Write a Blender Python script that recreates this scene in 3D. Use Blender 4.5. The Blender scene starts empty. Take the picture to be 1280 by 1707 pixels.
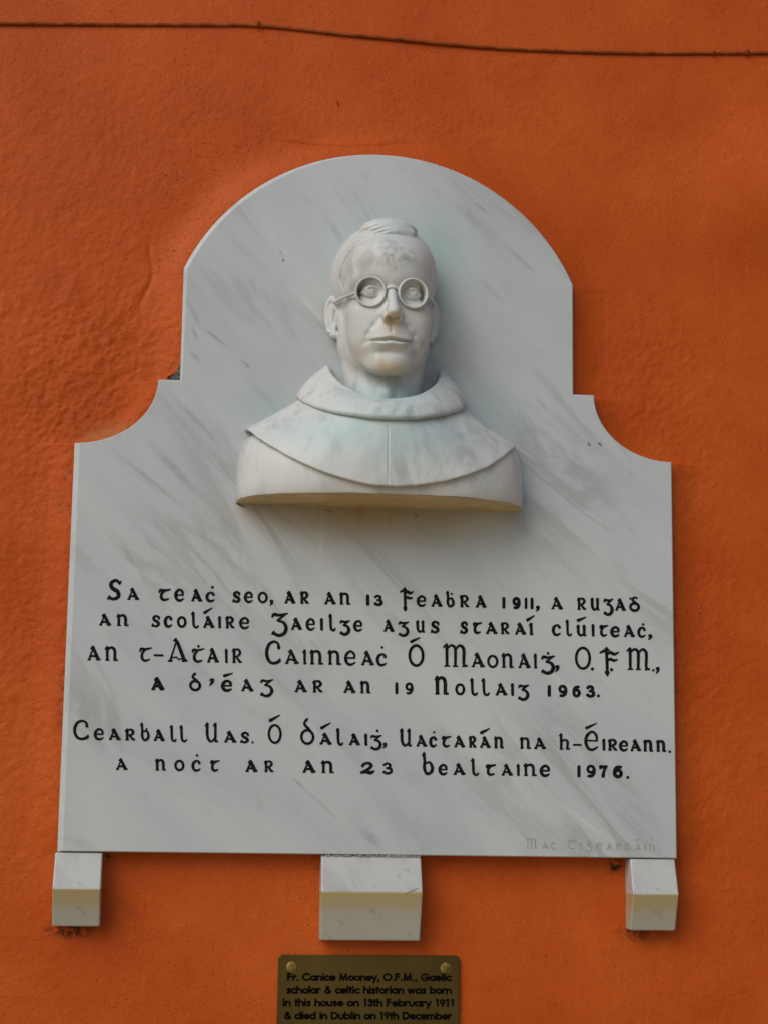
import bpy, bmesh, math
import numpy as np
from mathutils import Matrix, Vector

# ------------------------------------------------------------------ camera, light, exposure
# place coordinates: x to the right, z up, d = distance in front of the slab's face
# (metres, origin at the middle of the slab's lower edge); Blender point = (x, -d, z)
SC = bpy.context.scene
F = 3000.0
RX, RY, RZ = -0.16638939, 0.09645986, -0.02970166
CX, CZ, CD = -0.24835113, 0.06109467, 2.63756956

def rotm():
    cx, sx, cy, sy, cz, sz = (math.cos(RX), math.sin(RX), math.cos(RY), math.sin(RY),
                              math.cos(RZ), math.sin(RZ))
    X = np.array([[1, 0, 0], [0, cx, -sx], [0, sx, cx]])
    Y = np.array([[cy, 0, sy], [0, 1, 0], [-sy, 0, cy]])
    Z = np.array([[cz, -sz, 0], [sz, cz, 0], [0, 0, 1]])
    return Z @ Y @ X
RM = rotm()

def V(x, z, d=0.0):
    return (float(x), float(-d), float(z))

def un(px, py, d=0.0):
    """photograph pixel -> (x, z) on the plane d in front of the slab"""
    w = RM.T @ np.array([(px - 640) / F, -(py - 853.5) / F, -1.0])
    t = (d - CD) / w[2]
    return CX + t * w[0], CZ + t * w[1]

cam_d = bpy.data.cameras.new('camera')
cam = bpy.data.objects.new('camera', cam_d)
SC.collection.objects.link(cam)
cam_d.sensor_fit = 'HORIZONTAL'
cam_d.sensor_width = 36.0
cam_d.lens = F / 1280 * 36.0
cam_d.clip_end = 100
cam_d.clip_start = 0.05
m = Matrix.Identity(4)
for i in range(3):                      # camera axes as columns
    a = RM[i]
    m[0][i], m[1][i], m[2][i] = a[0], -a[2], a[1]
m[0][3], m[1][3], m[2][3] = CX, -CD, CZ
cam.matrix_world = m
SC.camera = cam

SUN_DIR = Vector((-0.82, -0.92, 0.94)).normalized()      # towards the sun
W = bpy.data.worlds.new('World')
SC.world = W
W.use_nodes = True
wn, wl = W.node_tree.nodes, W.node_tree.links
wn.clear()
wo = wn.new('ShaderNodeOutputWorld')
bg = wn.new('ShaderNodeBackground')
sky = wn.new('ShaderNodeTexSky')
sky.sky_type = 'NISHITA'
sky.sun_disc = False
sky.sun_elevation = math.asin(SUN_DIR.z)
sky.sun_rotation = math.atan2(SUN_DIR.x, SUN_DIR.y)
sky.dust_density = 3.0
bg.inputs['Strength'].default_value = 0.085
# below the horizon the surroundings are warm pale paving, not black
tc = wn.new('ShaderNodeTexCoord')
sp = wn.new('ShaderNodeSeparateXYZ')
mr = wn.new('ShaderNodeMapRange')
mr.inputs['From Min'].default_value = -0.06
mr.inputs['From Max'].default_value = 0.06
mx = wn.new('ShaderNodeMix')
mx.data_type = 'RGBA'
mx.inputs['A'].default_value = (3.1, 2.4, 1.5, 1)
wl.new(tc.outputs['Generated'], sp.inputs[0])
wl.new(sp.outputs['Z'], mr.inputs['Value'])
wl.new(mr.outputs[0], mx.inputs['Factor'])
wl.new(sky.outputs[0], mx.inputs['B'])
wl.new(mx.outputs['Result'], bg.inputs['Color'])
wl.new(bg.outputs[0], wo.inputs[0])

sun_d = bpy.data.lights.new('sun', 'SUN')
sun = bpy.data.objects.new('sun', sun_d)
SC.collection.objects.link(sun)
sun_d.energy = 1.12
sun_d.angle = math.radians(46)
sun_d.color = (1.0, 0.985, 0.955)
sun.location = (-1.5, -2, 3)
sun.rotation_euler = SUN_DIR.to_track_quat('Z', 'Y').to_euler()

SC.view_settings.view_transform = 'Standard'
SC.view_settings.look = 'None'
SC.view_settings.exposure = 0.09
SC.view_settings.gamma = 1.0
SC.view_settings.use_curve_mapping = False

# ------------------------------------------------------------------ helpers
def link(o, parent=None):
    SC.collection.objects.link(o)
    if parent is not None:
        o.parent = parent
    return o

def mesh_obj(name, verts, faces, mat, parent=None, smooth=False, sharp=None):
    me = bpy.data.meshes.new(name)
    me.from_pydata([tuple(v) for v in verts], [], [tuple(int(i) for i in f) for f in faces])
    me.update()
    if smooth:
        me.polygons.foreach_set('use_smooth', [True] * len(me.polygons))
        if sharp is not None:
            me.set_sharp_from_angle(angle=math.radians(sharp))
    me.materials.append(mat)
    return link(bpy.data.objects.new(name, me), parent)

def outward(o):
    bm = bmesh.new()
    bm.from_mesh(o.data)
    bmesh.ops.recalc_face_normals(bm, faces=bm.faces)
    bm.to_mesh(o.data)
    bm.free()
    return o

def thing(name, label, cat, loc=(0, 0, 0), group=None):
    o = bpy.data.objects.new(name, None)
    o.empty_display_size = 0.05
    SC.collection.objects.link(o)
    o['label'] = label
    o['category'] = cat
    if group:
        o['group'] = group
    return o

rng = np.random.default_rng(7)
def vnoise(x, y, scale, seed):
    """smooth value noise on arrays, feature size = scale"""
    r = np.random.default_rng(seed)
    g = r.uniform(-1, 1, (256, 256))
    u, v = np.asarray(x) / scale + 1000.3, np.asarray(y) / scale + 1000.7
    i, j = np.floor(u).astype(int), np.floor(v).astype(int)
    fu, fv = u - i, v - j
    fu, fv = fu * fu * (3 - 2 * fu), fv * fv * (3 - 2 * fv)
    G = lambda a, b: g[a % 256, b % 256]
    return ((G(i, j) * (1 - fu) + G(i + 1, j) * fu) * (1 - fv)
            + (G(i, j + 1) * (1 - fu) + G(i + 1, j + 1) * fu) * fv)

def sstep(a, b, x):
    t = np.clip((x - a) / (b - a), 0, 1)
    return t * t * (3 - 2 * t)

# ------------------------------------------------------------------ materials
class NT:
    def __init__(self, name):
        self.m = bpy.data.materials.new(name)
        self.m.use_nodes = True
        self.n, self.l = self.m.node_tree.nodes, self.m.node_tree.links
        self.n.clear()
        self.out = self.n.new('ShaderNodeOutputMaterial')
        self.b = self.n.new('ShaderNodeBsdfPrincipled')
        self.l.new(self.b.outputs[0], self.out.inputs[0])
        self.tc = self.n.new('ShaderNodeTexCoord')
    def map(self, scale=(1, 1, 1), rot=(0, 0, 0), loc=(0, 0, 0)):
        # rotate first, then stretch
        a = self.n.new('ShaderNodeMapping')
        a.inputs['Rotation'].default_value = rot
        self.l.new(self.tc.outputs['Object'], a.inputs[0])
        b = self.n.new('ShaderNodeMapping')
        b.inputs['Scale'].default_value = scale
        b.inputs['Location'].default_value = loc
        self.l.new(a.outputs[0], b.inputs[0])
        return b.outputs[0]
    def noise(self, vec, scale, detail=4, rough=0.55, dist=0.0):
        a = self.n.new('ShaderNodeTexNoise')
        a.inputs['Scale'].default_value = scale
        a.inputs['Detail'].default_value = detail
        a.inputs['Roughness'].default_value = rough
        a.inputs['Distortion'].default_value = dist
        self.l.new(vec, a.inputs['Vector'])
        return a.outputs['Fac']
    def ramp(self, fac, stops):
        a = self.n.new('ShaderNodeValToRGB')
        e = a.color_ramp.elements
        while len(e) > 1:
            e.remove(e[-1])
        e[0].position, e[0].color = stops[0][0], self.c(stops[0][1])
        for p, c in stops[1:]:
            x = e.new(p)
            x.color = self.c(c)
        self.l.new(fac, a.inputs[0])
        return a.outputs[0]
    @staticmethod
    def c(v):
        return (v, v, v, 1) if isinstance(v, (int, float)) else (*v, 1)
    def mix(self, fac, a, b, mode='MIX'):
        x = self.n.new('ShaderNodeMix')
        x.data_type = 'RGBA'
        x.blend_type = mode
        for s, v in (('Factor', fac), ('A', a), ('B', b)):
            if isinstance(v, bpy.types.NodeSocket):
                self.l.new(v, x.inputs[s])
            elif s == 'Factor':
                x.inputs[s].default_value = v
            else:
                x.inputs[s].default_value = self.c(v)
        return x.outputs['Result']
    def math(self, op, a, b=0.0):
        x = self.n.new('ShaderNodeMath')
        x.operation = op
        for i, v in enumerate((a, b)):
            if isinstance(v, bpy.types.NodeSocket):
                self.l.new(v, x.inputs[i])
            else:
                x.inputs[i].default_value = v
        return x.outputs[0]
    def dist(self, point, radii):
        """1 at point fading to 0 on an ellipsoid of the given radii (object space)"""
        a = self.n.new('ShaderNodeVectorMath'); a.operation = 'SUBTRACT'
        a.inputs[1].default_value = point
        self.l.new(self.tc.outputs['Object'], a.inputs[0])
        b = self.n.new('ShaderNodeVectorMath'); b.operation = 'DIVIDE'
        b.inputs[1].default_value = radii
        self.l.new(a.outputs[0], b.inputs[0])
        c = self.n.new('ShaderNodeVectorMath'); c.operation = 'LENGTH'
        self.l.new(b.outputs[0], c.inputs[0])
        r = self.n.new('ShaderNodeMapRange')
        r.interpolation_type = 'SMOOTHSTEP'
        r.inputs['From Min'].default_value = 1.0
        r.inputs['From Max'].default_value = 0.0
        self.l.new(c.outputs['Value'], r.inputs['Value'])
        return r.outputs[0]
    def stroke(self, p0, p1, width):
        """soft elongated patch on the slab's face from p0 to p1 (photograph pixels), width in metres"""
        (x0, z0), (x1, z1) = un(*p0), un(*p1)
        L = math.hypot(x1 - x0, z1 - z0)
        a = self.n.new('ShaderNodeVectorMath'); a.operation = 'SUBTRACT'
        a.inputs[1].default_value = ((x0 + x1) / 2, 0, (z0 + z1) / 2)
        self.l.new(self.tc.outputs['Object'], a.inputs[0])
        b = self.n.new('ShaderNodeMapping')
        b.inputs['Rotation'].default_value = (0, math.atan2(z1 - z0, x1 - x0), 0)
        self.l.new(a.outputs[0], b.inputs[0])
        d = self.n.new('ShaderNodeVectorMath'); d.operation = 'DIVIDE'
        d.inputs[1].default_value = (L * .62, 1.0, width)
        self.l.new(b.outputs[0], d.inputs[0])
        c = self.n.new('ShaderNodeVectorMath'); c.operation = 'LENGTH'
        self.l.new(d.outputs[0], c.inputs[0])
        r = self.n.new('ShaderNodeMapRange')
        r.interpolation_type = 'SMOOTHSTEP'
        r.inputs['From Min'].default_value = 1.0
        r.inputs['From Max'].default_value = 0.0
        self.l.new(c.outputs['Value'], r.inputs['Value'])
        return r.outputs[0]
    def bump(self, h, strength, distance):
        x = self.n.new('ShaderNodeBump')
        x.inputs['Strength'].default_value = strength
        x.inputs['Distance'].default_value = distance
        self.l.new(h, x.inputs['Height'])
        self.l.new(x.outputs[0], self.b.inputs['Normal'])
    def set(self, **k):
        for n, v in k.items():
            s = self.b.inputs[n.replace('_', ' ')]
            if isinstance(v, bpy.types.NodeSocket):
                self.l.new(v, s)
            else:
                s.default_value = self.c(v) if n == 'Base_Color' else v
        return self.m

def marble_slab():
    t = NT('grey_veined_marble')
    diag = math.radians(42)
    v1 = t.map((1, 1, 0.26), (0, diag, 0))            # bands running down to the right
    base = t.ramp(t.noise(v1, 7, 4, .55, .7), [(.28, (.39, .428, .45)), (.46, (.455, .498, .52)), (.68, (.505, .545, .565))])
    v2 = t.map((1, 1, 0.20), (0, diag, 0), (3.1, 0, 1.7))
    thin = t.ramp(t.noise(v2, 9, 7, .62, 1.1), [(.44, 1), (.485, .0), (.495, .0), (.55, 1)])
    where = t.ramp(t.noise(t.map((1, 1, 0.5), (0, diag, 0), (7, 0, 0)), 6, 2), [(.48, 0.), (.66, .55)])
    col = t.mix(t.math('MULTIPLY', t.math('SUBTRACT', 1.0, thin), where), base, (.28, .30, .305))
    sm = t.noise(t.map((1, 1, .35), (0, diag, 0), (1, 0, 9)), 38, 5, .65, .3)
    col = t.mix(t.ramp(sm, [(.60, 0.), (.72, .35)]), col, (.31, .325, .33))
    grain = t.ramp(t.noise(t.map((1, 1, .4), (0, diag, 0), (2, 0, 2)), 70, 5, .7), [(.32, .25), (.60, 1.)])
    for p0, p1, wd, st in (((172, 735), (325, 861), .006, .55), ((237, 725), (345, 838), .010, .7), ((330, 810), (420, 930), .012, .55),
                           ((277, 648), (382, 759), .007, .6), ((335, 543), (383, 581), .004, .95), ((309, 493), (340, 556), .006, .7),
                           ((400, 598), (421, 616), .004, .9), ((313, 580), (337, 606), .006, .6), ((318, 540), (332, 572), .004, .7),
                           ((788, 336), (812, 354), .004, .8), ((838, 405), (893, 455), .006, .9), ((796, 461), (840, 505), .008, .55),
                           ((925, 438), (953, 470), .003, .6), ((487, 1296), (512, 1320), .003, 1.), ((505, 1314), (570, 1372), .004, .6),
                           ((598, 1380), (637, 1414), .010, .8), ((98, 1392), (168, 1422), .012, .4), ((204, 908), (224, 942), .006, .7),
                           ((240, 898), (264, 918), .005, .5), ((464, 410), (474, 432), .002, .8), ((880, 600), (960, 700), .010, .45),
                           ((890, 655), (915, 690), .005, .5), ((350, 360), (470, 480), .012, .25), ((700, 300), (860, 420), .012, .3),
                           ((420, 1090), (520, 1200), .010, .35), ((280, 1060), (400, 1180), .010, .3), ((880, 880), (1010, 1010), .012, .25)):
        k = t.math('MULTIPLY', t.stroke(p0, p1, wd), grain)
        col = t.mix(t.math('MULTIPLY', k, st * .8), col, (.22, .237, .245))
    for p0, p1 in (((925, 1335), (1015, 1400)), ((560, 560), (480, 470)), ((537, 845), (534, 960)), ((1000, 1190), (900, 1110))):
        col = t.mix(t.math('MULTIPLY', t.stroke(p0, p1, .006), .5), col, (.60, .63, .63))
    for p0, p1 in (((979, 737), (984, 744)), ((471, 432), (474, 435)), ((996, 737), (1003, 744)), ((690, 858), (696, 861)), ((392, 838), (410, 846)), ((540, 850), (556, 852))):
        col = t.mix(t.math('MINIMUM', t.math('MULTIPLY', t.stroke(p0, p1, .0018), 2.5), .9), col, (.05, .045, .03))
    # small pits and fly specks
    vo = t.n.new('ShaderNodeTexVoronoi'); vo.inputs['Scale'].default_value = 30
    t.l.new(t.tc.outputs['Object'], vo.inputs['Vector'])
    spk = t.ramp(vo.outputs['Distance'], [(.018, 1.), (.034, 0.)])
    keep = t.ramp(t.noise(t.tc.outputs['Object'], 21, 1), [(.55, 0.), (.6, .8)])
    col = t.mix(t.math('MULTIPLY', spk, keep), col, (.10, .10, .09))
    # faint teal halo painted into the colour around the bust, rusty run-off under it
    nz = t.noise(t.map((1, 1, .6), (0, diag, 0)), 14, 4)
    g = t.math('MULTIPLY', t.dist((0.02, 0, .88), (.16, .3, .17)), nz)
    col = t.mix(t.math('MULTIPLY', g, .75), col, (.34, .50, .46))
    r = t.math('MULTIPLY', t.dist((-0.02, 0, .50), (.24, .3, .060)), t.ramp(t.noise(t.map((1, 1, .12)), 30, 4), [(.25, .45), (.6, 1.)]))
    col = t.mix(t.math('MULTIPLY', r, .9), col, (.40, .29, .15))
    for pp, rr in (((.17, 0, .665), (.08, .3, .07)), ((-.17, 0, .655), (.07, .3, .05)), ((.09, 0, .90), (.07, .3, .12))):  # more of the painted teal halo, by shoulders and head
        g = t.math('MULTIPLY', t.dist(pp, rr), nz)
        col = t.mix(t.math('MULTIPLY', g, .8), col, (.30, .44, .42))
    t.bump(t.noise(t.tc.outputs['Object'], 60, 4), .06, .002)
    return t.set(Base_Color=col, Roughness=.38, Specular_IOR_Level=.35)

def marble_bust(name, tan=False):
    t = NT(name)
    O = t.tc.outputs['Object']
    n1 = t.noise(t.map((1, 1, .45), (0, math.radians(-20), 0)), 16, 5, .6, .5)
    if tan:
        col = t.ramp(n1, [(.3, (.50, .37, .17)), (.5, (.62, .47, .24)), (.7, (.68, .55, .32))])
        col = t.mix(t.ramp(t.noise(t.map((1, 3, 1)), 30, 4, .7), [(.55, 0.), (.7, .45)]), col, (.35, .26, .13))
    else:
        col = t.ramp(n1, [(.30, (.47, .50, .505)), (.46, (.57, .60, .60)), (.70, (.61, .635, .63))])
        # grey clouded veins
        v = t.noise(t.map((1, 1, .30), (0, math.radians(14), 0), (2, 0, 5)), 26, 6, .65, .7)
        w = t.ramp(t.noise(O, 9, 2), [(.40, 0.), (.58, 1.)])
        col = t.mix(t.math('MULTIPLY', t.ramp(v, [(.50, 0.), (.61, .45)]), w), col, (.26, .275, .285))
        # specks of dirt
        vo = t.n.new('ShaderNodeTexVoronoi'); vo.inputs['Scale'].default_value = 75
        t.l.new(O, vo.inputs['Vector'])
        spk = t.ramp(vo.outputs['Distance'], [(.045, 1.), (.085, 0.)])
        keep = t.ramp(t.noise(O, 33, 2), [(.56, 0.), (.62, .85)])
        col = t.mix(t.math('MULTIPLY', spk, keep), col, (.10, .10, .09))
        # grey dirt lodged on the forehead and collar front
        d1 = t.math('MULTIPLY', t.dist((.012, -.13, .862), (.055, .08, .035)), t.ramp(t.noise(O, 110, 5, .7), [(.48, 0.), (.62, 1.)]))
        col = t.mix(t.math('MULTIPLY', d1, .65), col, (.22, .22, .21))
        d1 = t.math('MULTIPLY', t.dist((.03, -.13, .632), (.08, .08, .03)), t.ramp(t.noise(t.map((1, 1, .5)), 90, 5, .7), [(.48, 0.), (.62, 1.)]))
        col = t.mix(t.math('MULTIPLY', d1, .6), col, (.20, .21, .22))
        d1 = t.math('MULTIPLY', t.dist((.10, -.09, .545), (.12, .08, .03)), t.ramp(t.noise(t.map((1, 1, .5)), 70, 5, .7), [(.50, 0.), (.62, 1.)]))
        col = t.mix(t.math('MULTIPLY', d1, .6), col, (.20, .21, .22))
        # tan staining plus painted-in warm bounce light: nose tip and nostrils, chin, left lens
        for p, r, s, c in (((.006, -.145, .7605), (.024, .05, .016), .95, (.80, .50, .17)),
                        ((.004, -.118, .697), (.036, .06, .020), .75, (.54, .38, .18)),
                        ((.003, -.14, .741), (.04, .06, .010), .45, (.44, .35, .22)),
                        ((-.030, -.09, .719), (.045, .07, .03), .30, (.52, .49, .33)),
                        ((-.058, -.10, .800), (.05, .06, .012), .45, (.46, .40, .23)),
                        ((.050, -.11, .783), (.03, .06, .010), .40, (.44, .36, .20))):
            k = t.math('MULTIPLY', t.dist(p, r), t.ramp(t.noise(O, 45, 4), [(.25, .55), (.6, 1.)]))
            col = t.mix(t.math('MULTIPLY', k, s), col, c)
        # same teal cast painted into the colour of cape, hood and head top
        for p, r, s in (((-.02, -.09, .60), (.22, .14, .075), .75), ((.0, -.07, .665), (.11, .10, .04), .85),
                        ((.02, -.07, .915), (.10, .12, .05), .5)):
            k = t.math('MULTIPLY', t.dist(p, r), t.ramp(t.noise(O, 12, 3), [(.3, .4), (.65, 1.)]))
            col = t.mix(t.math('MULTIPLY', k, s), col, (.35, .56, .59))
    t.bump(t.noise(O, 90, 5, .6), .10, .0015)
    return t.set(Base_Color=col, Roughness=.42, Specular_IOR_Level=.35)

def wall_paint():
    t = NT('orange_masonry_paint')
    O = t.tc.outputs['Object']
    a = t.ramp(t.noise(O, 5, 5, .6), [(.32, (.42, .064, .006)), (.52, (.475, .081, .009)), (.68, (.52, .098, .014))])
    b = t.noise(t.map((1, 1, .5), (0, math.radians(30), 0)), 40, 5, .65)
    a = t.mix(t.ramp(b, [(.58, 0.), (.75, .35)]), a, (.40, .047, .007))
    fine = t.noise(O, 300, 3, .6)
    a = t.mix(t.ramp(fine, [(.60, 0.), (.72, .22)]), a, (.55, .115, .035))
    # rubbed-thin paint above the left concave shoulder; grime below the brackets, painted shade in their corners
    k = t.math('MULTIPLY', t.dist((-.385, .03, .607), (.085, .2, .036)), t.ramp(t.noise(O, 140, 4, .7), [(.36, .15), (.55, 1.)]))
    a = t.mix(t.math('MULTIPLY', k, .9), a, (.34, .17, .06))
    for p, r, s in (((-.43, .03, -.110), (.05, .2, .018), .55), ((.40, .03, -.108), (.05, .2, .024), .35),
                    ((-.383, .03, -.006), (.018, .2, .014), .85), ((.365, .03, -.012), (.02, .2, .02), .6)):  # this pair: corner shade beside the brackets, painted dark
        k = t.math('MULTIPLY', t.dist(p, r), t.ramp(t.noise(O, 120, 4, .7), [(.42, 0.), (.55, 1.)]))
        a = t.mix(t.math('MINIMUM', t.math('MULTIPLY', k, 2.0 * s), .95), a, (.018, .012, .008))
    br = t.noise(t.map((1, 1, .07), (0, 0, 0), (5, 0, 0)), 130, 3, .6)      # vertical brush marks
    a = t.mix(t.ramp(br, [(.56, 0.), (.72, .30)]), a, (.56, .105, .016))
    mot = t.noise(t.map((1, 1, 1), (0, 0, 0), (8, 3, 1)), 75, 5, .7)
    a = t.mix(t.ramp(mot, [(.55, 0.), (.72, .20)]), a, (.36, .045, .004))
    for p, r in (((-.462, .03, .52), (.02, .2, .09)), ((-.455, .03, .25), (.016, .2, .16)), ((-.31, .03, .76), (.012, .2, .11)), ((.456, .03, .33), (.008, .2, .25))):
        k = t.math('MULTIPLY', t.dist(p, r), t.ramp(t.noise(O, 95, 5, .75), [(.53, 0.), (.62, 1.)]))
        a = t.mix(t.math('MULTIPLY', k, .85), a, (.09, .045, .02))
    vo = t.n.new('ShaderNodeTexVoronoi'); vo.inputs['Scale'].default_value = 34
    t.l.new(O, vo.inputs['Vector'])
    spk = t.ramp(vo.outputs['Distance'], [(.04, 1.), (.075, 0.)])
    keep = t.ramp(t.noise(O, 15, 2), [(.58, 0.), (.63, .8)])
    a = t.mix(t.math('MULTIPLY', spk, keep), a, (.22, .04, .01))
    a = t.mix(t.math('MINIMUM', t.math('MULTIPLY', t.stroke((565, 154), (567, 167), .0016), 3.0), .9), a, (.05, .012, .005))
    h = t.math('ADD', t.math('MULTIPLY', t.noise(O, 170, 4, .6), .5), t.noise(O, 480, 3, .6))
    pim = t.ramp(t.noise(O, 230, 2, .5), [(.62, 0.), (.76, 1.)])
    pit = t.ramp(t.noise(t.map((1, 1, 1), (0, 0, 0), (3, 1, 2)), 190, 2, .5), [(.66, 0.), (.78, 1.)])
    zone = t.ramp(t.noise(O, 9, 3), [(.35, .35), (.65, 1.)])
    h = t.math('ADD', t.math('MULTIPLY', h, .55), t.math('MULTIPLY', t.math('SUBTRACT', pim, t.math('MULTIPLY', pit, .4)), zone))
    rz = t.math('MAXIMUM', t.dist((-.42, 0, .70), (.24, .3, .17)), t.math('MULTIPLY', t.dist((-.52, 0, .30), (.10, .3, .45)), .6))
    h = t.math('ADD', h, t.math('MULTIPLY', t.math('MULTIPLY', t.noise(t.map((.7, 1, 1.2), (0, math.radians(-20), 0)), 120, 5, .72), 2.6), rz))
    t.bump(h, .72, .0018)
    return t.set(Base_Color=a, Roughness=.40, Specular_IOR_Level=.14)

def plain(name, col, rough, metal=0.0, spec=.4, var=.15, scale=40, bump=0.0):
    t = NT(name)
    n = t.noise(t.tc.outputs['Object'], scale, 4)
    c = t.ramp(n, [(.3, tuple(v * (1 - var) for v in col)), (.7, tuple(v * (1 + var) for v in col))])
    if bump:
        t.bump(n, bump, .002)
    return t.set(Base_Color=c, Roughness=rough, Metallic=metal, Specular_IOR_Level=spec)

def bracket_marble():
    t = NT('stained_bracket_marble')
    v = t.noise(t.map((1, 1, .3), (0, math.radians(40), 0)), 22, 5, .6, .5)
    col = t.ramp(v, [(.32, (.36, .375, .38)), (.5, (.46, .475, .475)), (.7, (.49, .505, .505))])
    O = t.tc.outputs['Object']
    s = t.n.new('ShaderNodeSeparateXYZ')
    t.l.new(O, s.inputs[0])
    n = t.noise(O, 28, 4)
    zz = t.math('ADD', s.outputs['Z'], t.math('MULTIPLY', t.math('SUBTRACT', n, .5), .006))
    band = t.ramp(t.math('ADD', t.math('MULTIPLY', zz, 10.), 1.0),      # object z: -0.10..0 -> 0..1
                  [(.02, .10), (.16, .25), (.30, .75), (.44, 1.), (.482, 1.), (.492, .0)])
    col = t.mix(t.ramp(t.math('ADD', t.math('MULTIPLY', s.outputs['Z'], 10.), 1.0), [(.47, .8), (.49, 0.)]), col, (.37, .385, .345))
    col = t.mix(band, col, (.405, .325, .165))
    k = t.math('MINIMUM', t.math('MULTIPLY', t.stroke((672, 1491), (700, 1479), .0011), 2.5), .8)
    col = t.mix(k, col, (.10, .10, .09))
    sm = t.noise(t.map((1, 1, .5), (0, math.radians(38), 0), (4, 0, 2)), 60, 5, .65)
    col = t.mix(t.ramp(sm, [(.60, 0.), (.70, .55)]), col, (.22, .22, .19))
    t.bump(t.noise(O, 60, 4), .05, .002)
    return t.set(Base_Color=col, Roughness=.4, Specular_IOR_Level=.35)

M_SLAB = marble_slab()
M_BUST = marble_bust('white_carved_marble')
M_UNDER = marble_bust('tan_stained_marble', True)
M_BRK = bracket_marble()
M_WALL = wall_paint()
M_INK = plain('black_letter_paint', (.009, .009, .010), .8, spec=.08, var=.8, scale=160)
M_SIGN = plain('unpainted_carving', (.30, .315, .32), .6, var=.15, scale=120)
M_BRASS = plain('tarnished_brass', (.080, .052, .008), .50, metal=.5, var=.30, scale=9, bump=.03)
M_SCREW = plain('bright_brass', (.20, .13, .03), .55, metal=.6, var=.6, scale=200)
M_SIGNINK = plain('black_engraving', (.004, .004, .0035), .95, spec=.03)
M_CABLE = plain('painted_cable_sheath', (.23, .054, .012), .75, spec=.1, var=.45, scale=45, bump=.1)
M_CEMENT = plain('bare_dark_cement', (.085, .085, .060), .9, var=.8, scale=160, bump=.5)

# ------------------------------------------------------------------ the wall
def plaque_half(z):
    """half width of the slab at height z"""
    z = np.asarray(z, float)
    h = np.where(z < .598, .45, .298)
    h = np.where((z >= .598) & (z < .695), .45 - .12 * np.sqrt(np.clip(1 - ((.695 - z) / .1) ** 2, 0, 1)), h)
    h = np.where(z > .869, .298 * np.sqrt(np.clip(1 - ((z - .869) / .195) ** 2, 0, 1)), h)
    return h

def wall_d(x, z):
    d = np.full(np.shape(x), -0.030)
    d = d + .0016 * vnoise(x, z, .22, 1) + .0008 * vnoise(x, z, .09, 2)
    # coarse trowelled render, strongest at the slab's left shoulder
    m = .10 + 1.0 * np.exp(-(((x + .42) / .17) ** 2 + ((z - .70) / .12) ** 2)) \
        + .45 * np.exp(-(((x + .50) / .10) ** 2 + ((z - .30) / .40) ** 2)) \
        + .45 * np.exp(-(((x - .42) / .09) ** 2 + ((z - .72) / .13) ** 2)) \
        + .40 * np.exp(-(((x - .50) / .08) ** 2 + ((z - .2) / .40) ** 2)) \
        + .25 * np.exp(-(((x + .45) / .25) ** 2 + ((z - .98) / .2) ** 2)) \
        + .15 * np.exp(-(((x - .05) / .5) ** 2 + ((z - 1.12) / .05) ** 2))
    xr, zr = x * .8 + z * .6, -x * .6 + z * .8
    rough = .0006 * vnoise(xr * .6, zr, .019, 3) + .0007 * vnoise(xr * .8, zr, .0085, 4) + .0012 * vnoise(xr * .8, zr, .0053, 5)
    ridge = .0006 * (1 - np.abs(vnoise(xr * .45, zr, .030, 6))) ** 3
    d = d + np.clip(m, 0, 1.1) * (rough + ridge)
    # dabs and pimples
    bl = np.clip(vnoise(x, z, .012, 8) - .55, 0, 1) * .0022
    d = d + bl * (.25 + .75 * np.clip(vnoise(x, z, .13, 9) + .2, 0, 1))
    # bulge in the render at the right-hand side
    d = d + .030 * np.exp(-(((x - .70) / .115) ** 2 + ((z - 1.075) / .085) ** 2))
    d = d - .010 * np.exp(-(((x - .66) / .10) ** 2 + ((z - .93) / .07) ** 2))
    # render smoothed round the arch, a trowel line above it and another at its left
    line = np.abs(z - (1.087 + .006 * np.sin(x * 22))) 
    d = d - .0026 * np.exp(-(line / .0030) ** 2) * sstep(-.17, -.12, x) * sstep(.10, .0, x)
    lx = -.352 + .10 * (z - .86) + .006 * np.sin(z * 60)
    d = d - .0022 * np.exp(-((x - lx) / .0035) ** 2) * sstep(.80, .83, z) * sstep(.93, .90, z)
    # render brought up towards the slab's edges
    e = np.where(z > .869, np.hypot(x, z - .739) - .325, np.abs(x) - plaque_half(z))
    d = d + .013 * np.exp(-(np.clip(e, 0, 9) / .030) ** 2) * sstep(-.02, .05, z) * np.where(x < 0, 1.0, .95)
    return d

def axis(lo, hi, a, b, fine, coarse):
    left = np.arange(lo, a, coarse)
    mid = np.arange(a, b, fine)
    right = np.arange(b, hi + coarse, coarse)
    return np.concatenate([left, mid, right])

gx = axis(-1.9, 1.9, -.64, .66, .0026, .05)
gz = axis(-1.2, 2.3, -.28, 1.40, .0026, .05)
X, Z = np.meshgrid(gx, gz)
Dw = wall_d(X, Z)
nx, nz = len(gx), len(gz)
vv = np.stack([X.ravel(), -Dw.ravel(), Z.ravel()], 1)
ii = np.arange(nx * nz).reshape(nz, nx)
ff = np.stack([ii[:-1, :-1], ii[:-1, 1:], ii[1:, 1:], ii[1:, :-1]], -1).reshape(-1, 4)
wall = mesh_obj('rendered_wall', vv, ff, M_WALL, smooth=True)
wall['label'] = 'bright orange painted rough render wall behind the marble plaque'
wall['category'] = 'wall'

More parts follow.
